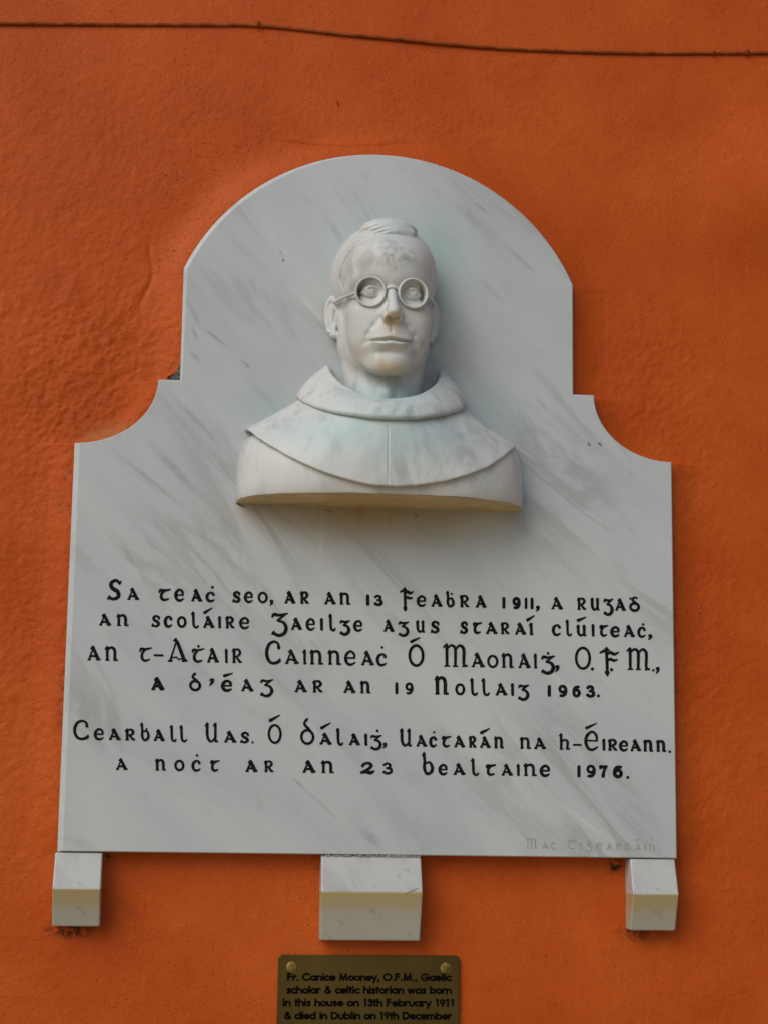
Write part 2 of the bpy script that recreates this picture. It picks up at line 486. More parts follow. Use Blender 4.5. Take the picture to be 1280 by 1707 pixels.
# dark bare cement left open in the slab's upper-left inner corner
def cement():
    out = [(303, 634), (303, 602), (299, 611), (296, 617), (289, 624), (279, 628), (276, 634)]
    pts = [un(a + 1.0, b, -.010) for a, b in out]
    n = len(pts)
    vs = [V(x, z, -.0085 + .002 * rng.uniform(-1, 1)) for x, z in pts] + [V(x, z, -.033) for x, z in pts]
    cx = sum(p[0] for p in pts) / n; cz = sum(p[1] for p in pts) / n
    vs.append(V(cx, cz, -.0095))
    fs = [(i, n + i, n + (i + 1) % n, (i + 1) % n) for i in range(n)] + [(i, (i + 1) % n, 2 * n) for i in range(n)]
    mesh_obj('cement_patch', vs, fs, M_CEMENT, wall)
cement()

# ------------------------------------------------------------------ cable along the wall
def tube(pts, r, seg=10, squash=1.0):
    pts = [Vector(p) for p in pts]
    vs, fs = [], []
    for i, p in enumerate(pts):
        t = (pts[min(i + 1, len(pts) - 1)] - pts[max(i - 1, 0)]).normalized()
        a = Vector((0, -1, 0))
        b = t.cross(a).normalized()
        a = b.cross(t)
        rr = r[i] if isinstance(r, (list, np.ndarray)) else r
        for k in range(seg):
            th = 2 * math.pi * k / seg
            vs.append(p + a * (rr * math.cos(th)) + b * (rr * squash * math.sin(th)))
    for i in range(len(pts) - 1):
        for k in range(seg):
            k2 = (k + 1) % seg
            fs.append((i * seg + k, i * seg + k2, (i + 1) * seg + k2, (i + 1) * seg + k))
    fs.append(tuple(range(seg))[::-1])
    fs.append(tuple((len(pts) - 1) * seg + k for k in range(seg)))
    return vs, fs

cab_px = [(-900, 30), (-400, 33), (0, 37.5), (200, 39.5), (330, 40), (430, 40.5), (500, 47), (560, 55), (640, 62), (720, 70),
          (800, 77), (900, 82.5), (1000, 86), (1100, 87.5), (1200, 87), (1280, 86.5), (1700, 84), (2000, 84)]
cp = [un(a, b, -.026) for a, b in cab_px]
cxs = np.linspace(cp[0][0], cp[-1][0], 240)
czs = np.interp(cxs, [p[0] for p in cp], [p[1] for p in cp])
ker = np.ones(7) / 7
czs[3:-3] = np.convolve(czs, ker, 'valid')
cds = wall_d(cxs, czs) + .0022 + .0010 * np.maximum(0, np.sin(cxs * 9 + 1))
cr = .0027 + .0003 * vnoise(cxs, cxs * 0, .02, 31)
cable = thing('wall_cable', 'thin orange painted cable sagging across the top of the wall', 'cable')
cv, cf = tube([V(a, b, c) for a, b, c in zip(cxs, czs, cds)], cr, 10)
mesh_obj('cable_sheath', cv, cf, M_CABLE, cable, smooth=True)
def clip(px, py, k=1.0):
    x, z = un(px, py, -.026)
    d = float(wall_d(np.array([x]), np.array([z]))[0])
    bm = bmesh.new()
    bmesh.ops.create_uvsphere(bm, u_segments=14, v_segments=8, radius=1)
    for v in bm.verts:
        v.co = Vector((x + v.co.x * .0042 * k, -(d + .005) + v.co.y * .0050 * k, z + v.co.z * .0062 * k))
    me = bpy.data.meshes.new('cable_clip')
    bm.to_mesh(me); bm.free()
    me.polygons.foreach_set('use_smooth', [True] * len(me.polygons))
    me.materials.append(M_CABLE)
    link(bpy.data.objects.new('cable_clip', me), cable)
clip(430, 39); clip(1187, 86.5, .8); clip(1245, 86, .9)

# ------------------------------------------------------------------ the slab
def slab_outline():
    """closed outline (x, z, chamfer) anticlockwise seen from the front"""
    A, H1, HA, H2, B, H3, H4 = .45, .5945, .3303, .695, .298, .8688, 1.0638
    pts = []
    pts.append((-A, 0, .0015)); pts.append((A, 0, .0015))
    pts.append((A, H1, .0015))
    # right concave quarter, from (A,H1) to (HA,H2): centre at the outer corner
    def conc(s):
        rx, rz = A - HA, H2 - H1
        return [(s * (A - rx * math.sin(t)), H2 - rz * math.cos(t), .0012)
                for t in np.linspace(0.06, math.pi / 2, 22)]
    c = conc(1)
    pts += c
    pts.append((B, H2, .0015))
    pts.append((B, H3, .0015))
    # arch: circle through (B,H3) and (0,H4)
    sgt = H4 - H3
    R = (B * B + sgt * sgt) / (2 * sgt)
    a0 = math.asin(B / R)
    for t in np.linspace(a0, -a0, 66)[1:-1]:
        x = R * math.sin(t)
        pts.append((x, H4 - R + R * math.cos(t), .0015 + .0045 * float(sstep(-.02, -.2, np.array(x)))))
    pts.append((-B, H3, .006))
    pts.append((-B, H2, .003))
    pts += [(x, z, .0012) for x, z, _ in conc(-1)][::-1]
    pts.append((-A, H1, .008))
    return pts

plaque = thing('memorial_plaque', 'large arched grey veined marble plaque lettered in black Gaelic script', 'plaque')
op = slab_outline()
n = len(op)
P2 = np.array([(a, b) for a, b, _ in op])
def inset():
    out = []
    for i in range(n):
        p, q, r = P2[i - 1], P2[i], P2[(i + 1) % n]
        e1, e2 = (q - p) / np.linalg.norm(q - p), (r - q) / np.linalg.norm(r - q)
        n1, n2 = np.array([-e1[1], e1[0]]), np.array([-e2[1], e2[0]])
        c1, c2 = op[i][2], op[i][2]
        if i == 0: c1, c2 = .008, .0015            # lower left corner: wide left chamfer, fine bottom one
        if i == n - 1: c1, c2 = .0012, .008
        det = n1[0] * n2[1] - n1[1] * n2[0]
        if abs(det) < .15:
            out.append(q + (n1 + n2) / 2 * c1)
        else:
            o = np.linalg.solve(np.array([n1, n2]), np.array([c1, c2]))
            out.append(q + o)
    return np.array(out)
PI2 = inset()
vs = [V(a, b, 0) for a, b in PI2]
vs += [V(a, b, -max(.0015, .5 * op[i][2] if i not in (0, n - 1) else .004)) for i, (a, b) in enumerate(P2)]
vs += [V(a, b, -.045) for a, b in P2]
fs = [tuple(range(n))]
for k in (0, 1):
    for i in range(n):
        j = (i + 1) % n
        fs.append((k * n + i, (k + 1) * n + i, (k + 1) * n + j, k * n + j))
mesh_obj('marble_slab', vs, fs, M_SLAB, plaque)

# ------------------------------------------------------------------ lettering
def catmull(p, sub=6):
    p = np.asarray(p, float)
    if len(p) < 3:
        return p
    q = np.vstack([2 * p[0] - p[1], p, 2 * p[-1] - p[-2]])
    out = []
    for i in range(1, len(q) - 2):
        for t in np.arange(sub) / sub:
            out.append(.5 * ((2 * q[i]) + (-q[i - 1] + q[i + 1]) * t + (2 * q[i - 1] - 5 * q[i] + 4 * q[i + 1] - q[i + 2]) * t * t
                             + (-q[i - 1] + 3 * q[i] - 3 * q[i + 1] + q[i + 2]) * t ** 3))
    out.append(p[-1])
    return np.array(out)

class Ink:
    """collects strokes given in photograph pixels on the plane d, as thin raised strips of paint"""
    def __init__(self, d):
        self.v, self.f, self.d, self.k = [], [], d, 0
    def add_poly(self, left, right):
        self.k += 1
        d = self.d + (self.k % 40) * 4e-6
        b = len(self.v)
        m_ = len(left)
        for q in list(left) + list(right):
            x, z = un(q[0], q[1], self.d)
            self.v.append(V(x, z, d))
        for i in range(m_ - 1):
            self.f.append((b + i, b + m_ + i, b + m_ + i + 1, b + i + 1))
    def stroke(self, pts, hw, smooth=True, cap=.35):
        p = np.asarray([q[:2] for q in pts], float)
        w = np.asarray([(q[2] if len(q) > 2 else 1.0) for q in pts]) * hw
        w = w * rng.uniform(.93, 1.07)
        if smooth and len(p) > 2:
            s = catmull(np.column_stack([p, w]))
            p, w = s[:, :2], s[:, 2]
        t = np.gradient(p, axis=0)
        t /= np.maximum(np.linalg.norm(t, axis=1), 1e-6)[:, None]
        p = p.copy()
        e0, e1 = p[0] - t[0] * w[0] * .75, p[-1] + t[-1] * w[-1] * .75
        p = np.vstack([e0, p[0] - t[0] * w[0] * .35, p, p[-1] + t[-1] * w[-1] * .35, e1])
        w = np.concatenate([[w[0] * .45, w[0] * .88], w, [w[-1] * .88, w[-1] * .45]])
        t = np.vstack([t[0], t[0], t, t[-1], t[-1]])
        nn = np.column_stack([-t[:, 1], t[:, 0]])
        self.add_poly(p + nn * w[:, None], p - nn * w[:, None])
    def dot(self, cx, cy, r):
        a = np.linspace(0, math.pi, 9)
        L = np.column_stack([cx - r * np.cos(a), cy - r * np.sin(a)])
        Rr = np.column_stack([cx - r * np.cos(a), cy + r * np.sin(a)])
        self.add_poly(L, Rr)
    def build(self, name, mat, parent):
        return mesh_obj(name, self.v, self.f, mat, parent)

def ell(cx, cy, rx, ry, a0=0, a1=360, n_=16):
    return [(cx + rx * math.cos(math.radians(a)), cy + ry * math.sin(math.radians(a))) for a in np.linspace(a0, a1, n_)]

# uncial glyphs in a box x 0..1, y 0 (baseline)..1 (x-height): (points, smooth)
G = {
 'a': [([(.40, 1.0, 1.1), (.86, .07, 1.3)], 0), ([(.24, .86, .7), (.44, .99, 1.0)], 0), ([(.72, .03, .7), (1.0, .07, .9)], 0),
       ([(.43, .90, .6), (.08, .06, .75)], 0), ([(.0, .02, .7), (.17, .05, .8)], 0), ([(.14, .19, .55), (.42, .31, .8), (.74, .20, .6)], 1)],
 'A': [([(.36, .98, 1.0), (.50, .86, 1.2), (.88, .05, 1.25)], 0), ([(.30, .93, .7), (.42, 1.02, .8)], 0), ([(.76, .02, .6), (1.0, .05, .9)], 0),
       ([(.43, .90, .6), (.09, .05, .7)], 0), ([(.0, .02, .7), (.18, .04, .8)], 0), ([(.14, .16, .5), (.45, .20, .6), (.55, .10, .6), (.80, .14, .5)], 0)],
 'n': [([(.16, .98, 1.15), (.17, .03, 1.0)], 0), ([(.0, .84, .6), (.16, 1.0, 1.0)], 0), ([(.05, .01, .6), (.30, .02, .6)], 0),
       ([(.18, .76, .6), (.42, .96, .9), (.68, .90, 1.1), (.78, .65, 1.1), (.78, .08, 1.1)], 1), ([(.72, .02, .7), (1.0, .03, .7)], 0)],
 'h': [([(.16, 1.50, 1.15), (.18, .03, 1.0)], 0), ([(.0, 1.36, .6), (.16, 1.54, 1.0)], 0), ([(.05, .01, .6), (.34, .02, .6)], 0),
       ([(.20, .72, .6), (.48, .96, .9), (.76, .84, 1.1), (.80, .55, 1.1), (.76, .06, 1.0)], 1), ([(.70, .02, .7), (1.0, .06, .7)], 0)],
 't': [([(.02, .70, .6), (.12, .90, 1.1), (.45, .88, 1.0), (.98, .99, .6)], 1), ([(.50, .88, .8), (.22, .58, 1.0), (.20, .20, 1.15), (.45, .02, 1.0), (.82, .12, .6)], 1)],
 'e': [([(.14, .50, .65), (.86, .50, .65)], 0), ([(.88, .50, .8), (.84, .80, 1.0), (.52, 1.0, .9), (.16, .80, 1.1), (.04, .45, 1.2), (.20, .10, 1.1), (.55, .0, 1.0), (.94, .16, .6)], 1)],
 'c': [([(.86, .76, 1.2), (.76, .94, .9), (.50, 1.0, .9), (.18, .84, 1.1), (.05, .48, 1.2), (.20, .10, 1.1), (.55, .0, 1.0), (.94, .17, .6)], 1)],
 'C': [([(.92, .70, 1.2), (.86, .90, .9), (.58, 1.0, .9), (.22, .86, 1.1), (.05, .48, 1.2), (.22, .10, 1.1), (.58, .0, 1.0), (.94, .10, 1.2), (.98, .2, .7)], 1)],
 's': [([(.86, .80, .9), (.58, 1.0, .9), (.22, .86, 1.1), (.30, .60, 1.2), (.70, .42, 1.2), (.82, .18, 1.1), (.48, .0, .9), (.10, .10, .9)], 1),
       ([(.88, .96, .6), (.87, .72, .8)], 0), ([(.04, .0, .8), (.10, .24, .6)], 0)],
 'S': [([(.88, .86, .9), (.60, 1.0, 1.0), (.24, .86, 1.1), (.30, .60, 1.3), (.72, .40, 1.3), (.78, .14, 1.2), (.42, .0, 1.0), (.08, .07, .9)], 1),
       ([(.98, .95, .6), (.86, .82, .8)], 0), ([(.0, .0, .8), (.12, .16, .6)], 0)],
 'o': [(ell(.5, .5, .45, .48), 1)],
 'O': [(ell(.5, .5, .45, .49), 1)],
 'r': [([(.20, .98, 1.1), (.20, .03, 1.0)], 0), ([(.0, .84, .6), (.20, 1.0, 1.0)], 0), ([(.06, .01, .6), (.34, .02, .6)], 0),
       ([(.22, .94, .7), (.62, 1.0, .9), (.86, .78, 1.1), (.70, .54, .9), (.40, .46, .6)], 1), ([(.42, .46, .7), (.84, .06, 1.1), (1.0, .04, .7)], 0)],
 'i': [([(.50, 1.0, 1.1), (.56, .02, 1.0)], 0), ([(.0, .84, .6), (.50, 1.0, 1.0)], 0), ([(.30, .0, .6), (.95, .03, .7)], 0)],
 'l': [([(.24, 1.46, 1.1), (.30, .30, 1.0), (.50, .02, 1.0), (.80, .0, .9), (1.0, .16, .6)], 1), ([(.0, 1.32, .6), (.24, 1.50, 1.0)], 0)],
 'g': [([(.0, .76, .7), (.14, .92, 1.1), (.50, .88, .9), (1.0, 1.0, .6)], 1), ([(.88, .94, .6), (.36, .54, .8)], 0),
       ([(.36, .54, .8), (.76, .40, 1.0), (.92, .06, 1.25), (.78, -.28, 1.2), (.42, -.42, 1.1), (.06, -.26, 1.0)], 1), ([(.0, -.34, .7), (.12, -.20, .9)], 0)],
 'u': [([(.16, 1.0, 1.1), (.16, .36, 1.1), (.34, .04, 1.0), (.60, .06, .8), (.80, .26, .6)], 1), ([(.0, .86, .6), (.16, 1.0, 1.0)], 0),
       ([(.82, 1.0, 1.1), (.82, .04, 1.0)], 0), ([(.66, .88, .6), (.82, 1.0, 1.0)], 0), ([(.80, .02, .8), (1.0, .02, .7)], 0)],
 'd': [(ell(.5, .40, .45, .40), 1), ([(.86, .62, 1.0), (.60, .88, 1.0), (.34, 1.08, 1.0), (.28, 1.24, .9), (.46, 1.40, .7)], 1), ([(.30, 1.36, .6), (.50, 1.46, .9)], 0)],
 'b': [([(.14, 1.44, 1.1), (.20, .90, 1.0), (.18, .40, 1.1), (.40, .02, 1.0), (.80, .14, 1.1), (.90, .48, 1.1), (.66, .84, .9), (.24, .74, .6)], 1),
       ([(.0, 1.34, .6), (.16, 1.50, 1.0)], 0)],
 'F': [([(.34, 1.48, 1.0), (.38, .6, 1.1), (.40, -.30, 1.0)], 0), ([(.20, 1.38, .6), (.36, 1.58, 1.3), (.50, 1.40, .6)], 0), ([(.30, -.20, .8), (.40, -.48, .7)], 0), ([(.48, -.20, .8), (.40, -.48, .7)], 0), ([(.0, 1.22, .6), (.20, 1.36, 1.0), (.34, 1.30, .9)], 1),
       ([(.38, 1.12, .7), (.56, 1.26, 1.2), (.78, 1.14, 1.1), (1.0, 1.28, .6)], 1), ([(.40, .62, .7), (.56, .76, 1.1), (.76, .66, 1.0), (.94, .74, .6)], 1)],
 'M': [([(.14, .97, 1.1), (.15, .03, 1.0)], 0), ([(.0, .88, .6), (.14, 1.0, 1.1)], 0), ([(.05, .01, .6), (.26, .02, .6)], 0),
       ([(.15, .80, .6), (.32, .97, .9), (.48, .88, 1.1), (.51, .6, 1.1), (.50, .04, 1.0)], 1), ([(.42, .01, .6), (.60, .02, .6)], 0),
       ([(.51, .78, .6), (.68, .97, .9), (.84, .86, 1.1), (.87, .6, 1.1), (.86, .16, 1.0), (.92, .03, .9)], 1), ([(.82, .01, .7), (1.0, .04, .8)], 0)],
 '1': [([(.5, .98, 1.25), (.5, .02, 1.25)], 0)],
 '2': [([(.14, .70, 1.1), (.30, .94, .9), (.62, 1.0, 1.0), (.80, .76, 1.2), (.60, .42, 1.0), (.06, .06, .8)], 1), ([(.05, .05, .9), (.40, .14, 1.2), (.75, .04, 1.2), (1.0, .22, .7)], 1)],
 '3': [([(.10, .84, 1.1), (.40, 1.0, .9), (.76, .88, 1.1), (.72, .62, 1.0), (.36, .52, .7)], 1), ([(.36, .52, .7), (.84, .46, 1.1), (.90, .16, 1.2), (.50, .0, 1.0), (.08, .14, 1.2)], 1)],
 '9': [(ell(.48, .68, .38, .30), 1), ([(.86, .70, 1.1), (.84, .34, 1.1), (.60, .06, 1.0), (.18, .02, .9)], 1)],
 '6': [(ell(.52, .32, .38, .30), 1), ([(.84, .92, .9), (.44, .90, 1.0), (.18, .64, 1.1), (.14, .30, 1.1)], 1)],
 '7': [([(.08, .78, .8), (.14, .94, 1.1), (.50, .90, 1.1), (.94, .97, .9)], 1), ([(.92, .95, .8), (.58, .50, 1.0), (.46, .02, 1.3)], 1)],
 ',': [([(.55, .12, 1.6), (.62, -.04, 1.1), (.2, -.26, .4)], 1)],

 'q': [([(.60, .92, 1.9), (.66, .74, 1.2), (.2, .42, .4)], 0)],
 '-': [([(.0, .44, .8), (1.0, .44, .8)], 0)],
}

def letter_line(b0, b1, xh, items, hw, name, mat, parent, d=.0005, gap=17):
    """b0, b1: baseline (x, y) at either end; items: (glyph, x0, x1[, height[, weight]])"""
    line = link(bpy.data.objects.new(name, None), parent)
    inks, last = [], -99
    base = lambda x: b0[1] + (b1[1] - b0[1]) * (x - b0[0]) / (b1[0] - b0[0])
    slope = (b1[1] - b0[1]) / (b1[0] - b0[0])
    for it in items:
        g, x0, x1 = it[:3]
        if g not in ".'":
            if x0 - last > gap:
                inks.append(Ink(d))
            last = x1
        ink = inks[-1]
        if g == '.':                                   # full stop or dot over a letter: centre
            ink.dot(it[1], it[2], it[3] if len(it) > 3 else 2.3)
            continue
        if g == "'":                                   # long accent: from lower left, up to the right
            ax0, ax1, ay0, ay1 = it[1:5]
            ink.stroke([(ax0 + 1, ay0 - 1, 1.25), ((ax0 + ax1) / 2, (ay0 + ay1) / 2, .9), (ax1 - 1, ay1 + 1, .45)], hw, False)
            continue
        h = it[3] if len(it) > 3 and it[3] else xh
        wt = it[4] if len(it) > 4 else 1.0
        pad = hw * wt * .7 if g not in '1-,q' else 0
        xa, xb = x0 + pad, x1 - pad
        yb = base((x0 + x1) / 2) - hw * .6
        hh = h - hw * 1.3
        for pts, smooth in G[g]:
            q = []
            for p in pts:
                px = xa + (xb - xa) * p[0]
                q.append((px, yb - hh * p[1] + slope * (px - (x0 + x1) / 2), p[2] if len(p) > 2 else 1.0))
            ink.stroke(q, hw * wt, bool(smooth))
    for k in inks:
        k.build('inscribed_word', mat, line)

HW = 2.2
letter_line((190, 1000), (1055, 1019.3), 21, [
    ('S', 178.5, 204, 34, 1.15), ('a', 212, 232.5), ('t', 264, 286), ('e', 291, 308), ('a', 318.5, 337.5, 0, 1.15), ('c', 343, 359.5, 17), ('.', 354.5, 979, 2.6),
    ('s', 387, 402.5, 19), ('e', 407, 423, 19), ('o', 429.5, 447, 19), (',', 449, 456), ('a', 474, 493, 0, 1.1), ('r', 499.5, 515.5, 0, 1.05),
    ('a', 540.5, 560), ('n', 565, 585), ('1', 610.5, 616, 18), ('3', 623, 638, 18), ('F', 665, 689.5, 21), ('e', 694, 711, 19), ('a', 718, 737), ('b', 742, 758, 19), ('.', 752.5, 990, 2.0),
    ('r', 765, 782), ('a', 792, 810.5), ('1', 836.5, 842, 19), ('9', 853, 868, 19, 1.25), ('1', 873.5, 879, 19, .9), ('1', 884, 888.5, 19, .9), (',', 892, 899),
    ('a', 918, 938), ('r', 960.5, 977), ('u', 983, 999.5), ('g', 1005, 1022.5), ('a', 1024.5, 1043), ('d', 1048, 1066.5, 18), ('.', 1050.5, 998, 2.1), ('.', 1060.5, 997, 2.1)],
    HW, 'inscription_line', M_INK, plaque)
letter_line((175, 1043.6), (1070, 1063), 20.5, [
    ('a', 165, 185.5), ('n', 193.5, 215), ('s', 252, 268.5, 20), ('c', 273.5, 288.5, 19), ('o', 295, 311.5, 19), ('l', 318, 332.5, 19), ('a', 338.5, 358), ("'", 340, 355, 1022.5, 1012.5),
    ('i', 363, 369.5), ('r', 375, 391.5), ('e', 399, 417, 20), ('g', 452, 481, 29, 1.2), ('a', 485, 504), ('e', 510, 526.5), ('i', 533, 539.5), ('l', 547, 560.5, 20), ('g', 566, 584.5, 19), ('e', 589, 605.5, 19),
    ('a', 639, 657), ('g', 663, 682, 19), ('u', 692, 708.5), ('s', 716.5, 733.5), ('s', 766, 780.5), ('t', 787, 804), ('a', 809, 829), ('r', 833, 849), ('a', 857.5, 876.5), ('i', 880, 889.5), ("'", 877.5, 891, 1035, 1025.5),
    ('c', 919.5, 935.5, 19), ('l', 941.5, 953.5, 19), ('u', 959.5, 977.5, 19), ("'", 962, 977, 1035.5, 1028), ('i', 984.5, 991.5), ('t', 998, 1014.5), ('e', 1017, 1033.5, 18), ('a', 1039, 1058), ('c', 1062, 1077, 18), ('.', 1071.5, 1041, 2.2), (',', 1079, 1087)],
    HW, 'inscription_line', M_INK, plaque)
letter_line((155, 1101.8), (1065, 1118), 25, [
    ('a', 145.5, 168), ('n', 174, 197.5), ('t', 231.5, 254.5), ('-', 257.5, 271.5), ('A', 279.5, 313, 40, 1.15), ('t', 319, 342), ('.', 331, 1077.5, 2.4), ('a', 345, 365.5), ('i', 374.5, 380.5, 24), ('r', 386, 404),
    ('C', 442, 468.5, 39, 1.05), ('a', 475, 498.5), ('i', 504, 512, 25), ('n', 515.5, 539.5), ('n', 545.5, 569.5), ('e', 574, 594.5), ('a', 602, 624), ('c', 627, 645.5, 21), ('.', 637, 1079.5, 2.3),
    ('O', 679.5, 707.5, 37, 1.05), ("'", 684, 700.5, 1071, 1062), ('M', 737, 779.5, 39, 1.05), ('a', 785, 807.5), ('o', 811, 830.5, 22), ('n', 834.5, 856.5), ('a', 863, 884), ('i', 888, 895.5), ('g', 901, 925, 23, 1.1), ('.', 913, 1089.3, 2.4), (',', 924, 932),
    ('O', 957, 985.5, 38, 1.05), ('.', 987, 1115.5, 2.8), ('F', 998, 1032, 25, 1.1), ('.', 1019, 1116.7, 2.8), ('M', 1043, 1083.5, 38, 1.05), ('.', 1088.6, 1117.6, 2.2), (',', 1092, 1099)],
    HW, 'inscription_line', M_INK, plaque)
letter_line((262, 1150.8), (985, 1162.5), 21, [
    ('a', 252, 274.5, 21, 1.35), ('d', 315, 336, 21.5, 1.1), ('q', 348, 357, 21), ('e', 369, 388.5, 19, 1.1), ("'", 373, 389, 1128, 1121.5), ('a', 402, 423), ('g', 433.5, 456.5, 22),
    ('a', 491, 512), ('r', 520, 538.5), ('a', 572.5, 593), ('n', 599.5, 618.5), ('1', 658, 663.5, 19.5, .9), ('9', 674.5, 689.5, 19.5, .95),
    ('n', 723, 748, 31, 1.2), ('o', 758, 775, 19.5), ('l', 782, 796.5, 20), ('l', 801, 816.5, 20), ('a', 825, 845.5), ('i', 850, 857), ('g', 862.5, 882, 20), ('1', 911.5, 918.5, 19, 1.1), ('9', 929.5, 946, 19.5, 1.15), ('6', 952.5, 968, 19.5, 1.15), ('3', 976, 991.5, 19.5, 1.15), ('.', 997, 1160.3, 2.6)],
    HW, 'inscription_line', M_INK, plaque)
letter_line((135, 1233.4), (1105, 1254), 20, [
    ('C', 121.5, 148.5, 33, 1.05), ('e', 156.5, 174.5, 20), ('a', 181, 201.5), ('r', 207.5, 226), ('b', 233, 250.5, 21.5, .9), ('.', 244.5, 1215.5, 1.8), ('a', 256, 275), ('l', 282.5, 295, 19.5, .9), ('l', 298.5, 312.5, 19.5, .9),
    ('u', 341, 364.5, 33, 1.0), ('a', 373.5, 394.5), ('s', 400, 417, 19), ('.', 421.4, 1237.8, 2.0), ('O', 446, 470.5, 33, .95), ("'", 449.5, 467.5, 1202.5, 1191.5),
    ('d', 500, 525, 31, 1.05), ('a', 532.5, 553.5), ("'", 535, 552, 1215, 1204.5), ('l', 559.5, 573, 20), ('a', 581.5, 600.5), ('i', 606.5, 613.5), ('g', 617, 637, 19, .95), ('.', 629, 1218.7, 2.4), (',', 637, 645),
    ('u', 665, 686.5, 30, 1.0), ('a', 693, 711.5), ('c', 715, 728.5, 18), ('.', 723, 1221, 2.0), ('t', 735, 752.5), ('a', 756, 775), ('r', 780, 794), ('a', 799, 817.5), ("'", 800.5, 816, 1223, 1214),
    ('n', 822, 840), ('n', 865, 885), ('a', 889.5, 910), ('h', 930.5, 950.5, 19), ('-', 955.5, 967.8), ('e', 973.5, 998.5, 33, 1.0), ("'", 976, 995, 1215, 1205),
    ('i', 1002.5, 1009.5), ('r', 1012, 1029), ('e', 1031.5, 1047.5, 18), ('a', 1050, 1068.5), ('n', 1071, 1089, 0, 1.05), ('n', 1092.5, 1110.5, 0, 1.05), ('.', 1116, 1253.5, 2.2)],
    HW, 'inscription_line', M_INK, plaque)
letter_line((200, 1284.4), (1030, 1296.7), 20, [
    ('a', 193, 213, 0, .9), ('n', 258, 277.5), ('o', 290.5, 308, 19), ('c', 319.5, 336, 19), ('.', 328.6, 1259.7, 2.2), ('t', 350, 367.5), ('a', 409, 429.5, 0, 1.1), ('r', 439.5, 456.5), ('a', 504, 526.5, 21, 1.1), ('n', 534.5, 557.5, 21, 1.05),
    ('2', 599.5, 625, 19.5, 1.1), ('3', 637, 654.5, 19.5, .95), ('b', 702, 723.5, 26, 1.05), ('e', 730.5, 746.5, 18.5), ('a', 755, 775.5), ('l', 783.5, 798.5, 20), ('t', 808.5, 827.5), ('a', 835, 854.5), ('i', 860, 866.5), ('n', 871, 894.5, 21.5), ('e', 899, 917.5, 19.5, 1.15),
    ('1', 961.5, 967.5, 19.5), ('9', 976, 993.5, 20.5, 1.15), ('7', 997.5, 1013, 20.5, 1.1), ('6', 1020, 1038.5, 20.5, 1.3), ('.', 1046, 1296.3, 2.6)],
    HW, 'inscription_line', M_INK, plaque)
letter_line((876, 1415), (1095, 1418.5), 11, [
    ('M', 876, 894.5, 17), ('a', 903, 914), ('c', 918, 927), ('t', 945, 961, 16), ('.', 955, 1395.5, 1.3), ('i', 966, 970.5), ('g', 976, 986.5), ('.', 982, 1403, 1.2), ('e', 994, 1004), ('a', 1011, 1021), ('r', 1025, 1035),
    ('n', 1040, 1051), ('a', 1059, 1068), ("'", 1058, 1065, 1402, 1399), ('i', 1073, 1077), ('n', 1081, 1093), ('.', 1087, 1400, 1.2), ('.', 1099, 1417.5, 1.2)],
    .75, 'carved_signature', M_SIGN, plaque, .0003, 12)

# ------------------------------------------------------------------ supporting brackets
def bracket(px, width, label, depth=.017, bottom=-.104, nose=-.0515):
    """px: world x of the bracket's middle"""
    o = bpy.data.objects.new('support_bracket', None)
    r = .004
    prof = [(-.06, -.0012), (-.002, -.0012), (depth, nose), (-.004, bottom), (-.06, bottom)]     # (d, z)
    bm = bmesh.new()
    hw = width / 2
    L, R = [], []
    for d, z in prof:
        k = 1.0 + .012 * max(0, d) / depth
        L.append(bm.verts.new((-hw * k, -d, z)))
        R.append(bm.verts.new((hw * k, -d, z)))
    n_ = len(prof)
    bm.faces.new(L[::-1]); bm.faces.new(R)
    for i in range(n_):
        j = (i + 1) % n_
        bm.faces.new((L[i], L[j], R[j], R[i]))
    bmesh.ops.recalc_face_normals(bm, faces=bm.faces)
    bmesh.ops.bevel(bm, geom=[e for e in bm.edges], offset=.0022, segments=2, profile=.6, affect='EDGES')
    me = bpy.data.meshes.new('support_bracket')
    bm.to_mesh(me); bm.free()
    me.materials.append(M_BRK)
    ob = bpy.data.objects.new('support_bracket', me)
    ob.location = (px, 0, 0)
    link(ob)
    ob['label'] = label
    ob['category'] = 'bracket'
    ob['group'] = 'marble brackets under the plaque'
    bpy.data.objects.remove(o)
    return ob
bracket(-.4195, .0665, 'narrow yellow-stained marble bracket under the plaque’s left end, black grime below it')
middle = bracket(-.0010, .1440, 'wide marble bracket in the middle, above the brass sign', .017, -.121, -.0525)
bracket(.4135, .0672, 'narrow marble bracket under the plaque’s right end, showing its left side face')

def mortar():
    vs, fs = [], []
    xs = np.linspace(-.071, .071, 90)
    for i, x in enumerate(xs):
        up, lo = .0002, -.0016 - .0012 * rng.uniform() ** 3
        d = .0003 + .0009 * rng.uniform() ** 2
        vs += [V(x, up, -.006), V(x, up, d), V(x, lo, d * .8), V(x, lo, -.006)]
    for i in range(len(xs) - 1):
        if rng.uniform() < .25:
            continue
        for k in range(3):
            fs.append((i * 4 + k, i * 4 + k + 1, i * 4 + k + 5, i * 4 + k + 4))
    mesh_obj('mortar_joint', vs, fs, plain('crumbled_pale_mortar', (.30, .30, .28), .9, var=.9, scale=220), middle)
mortar()

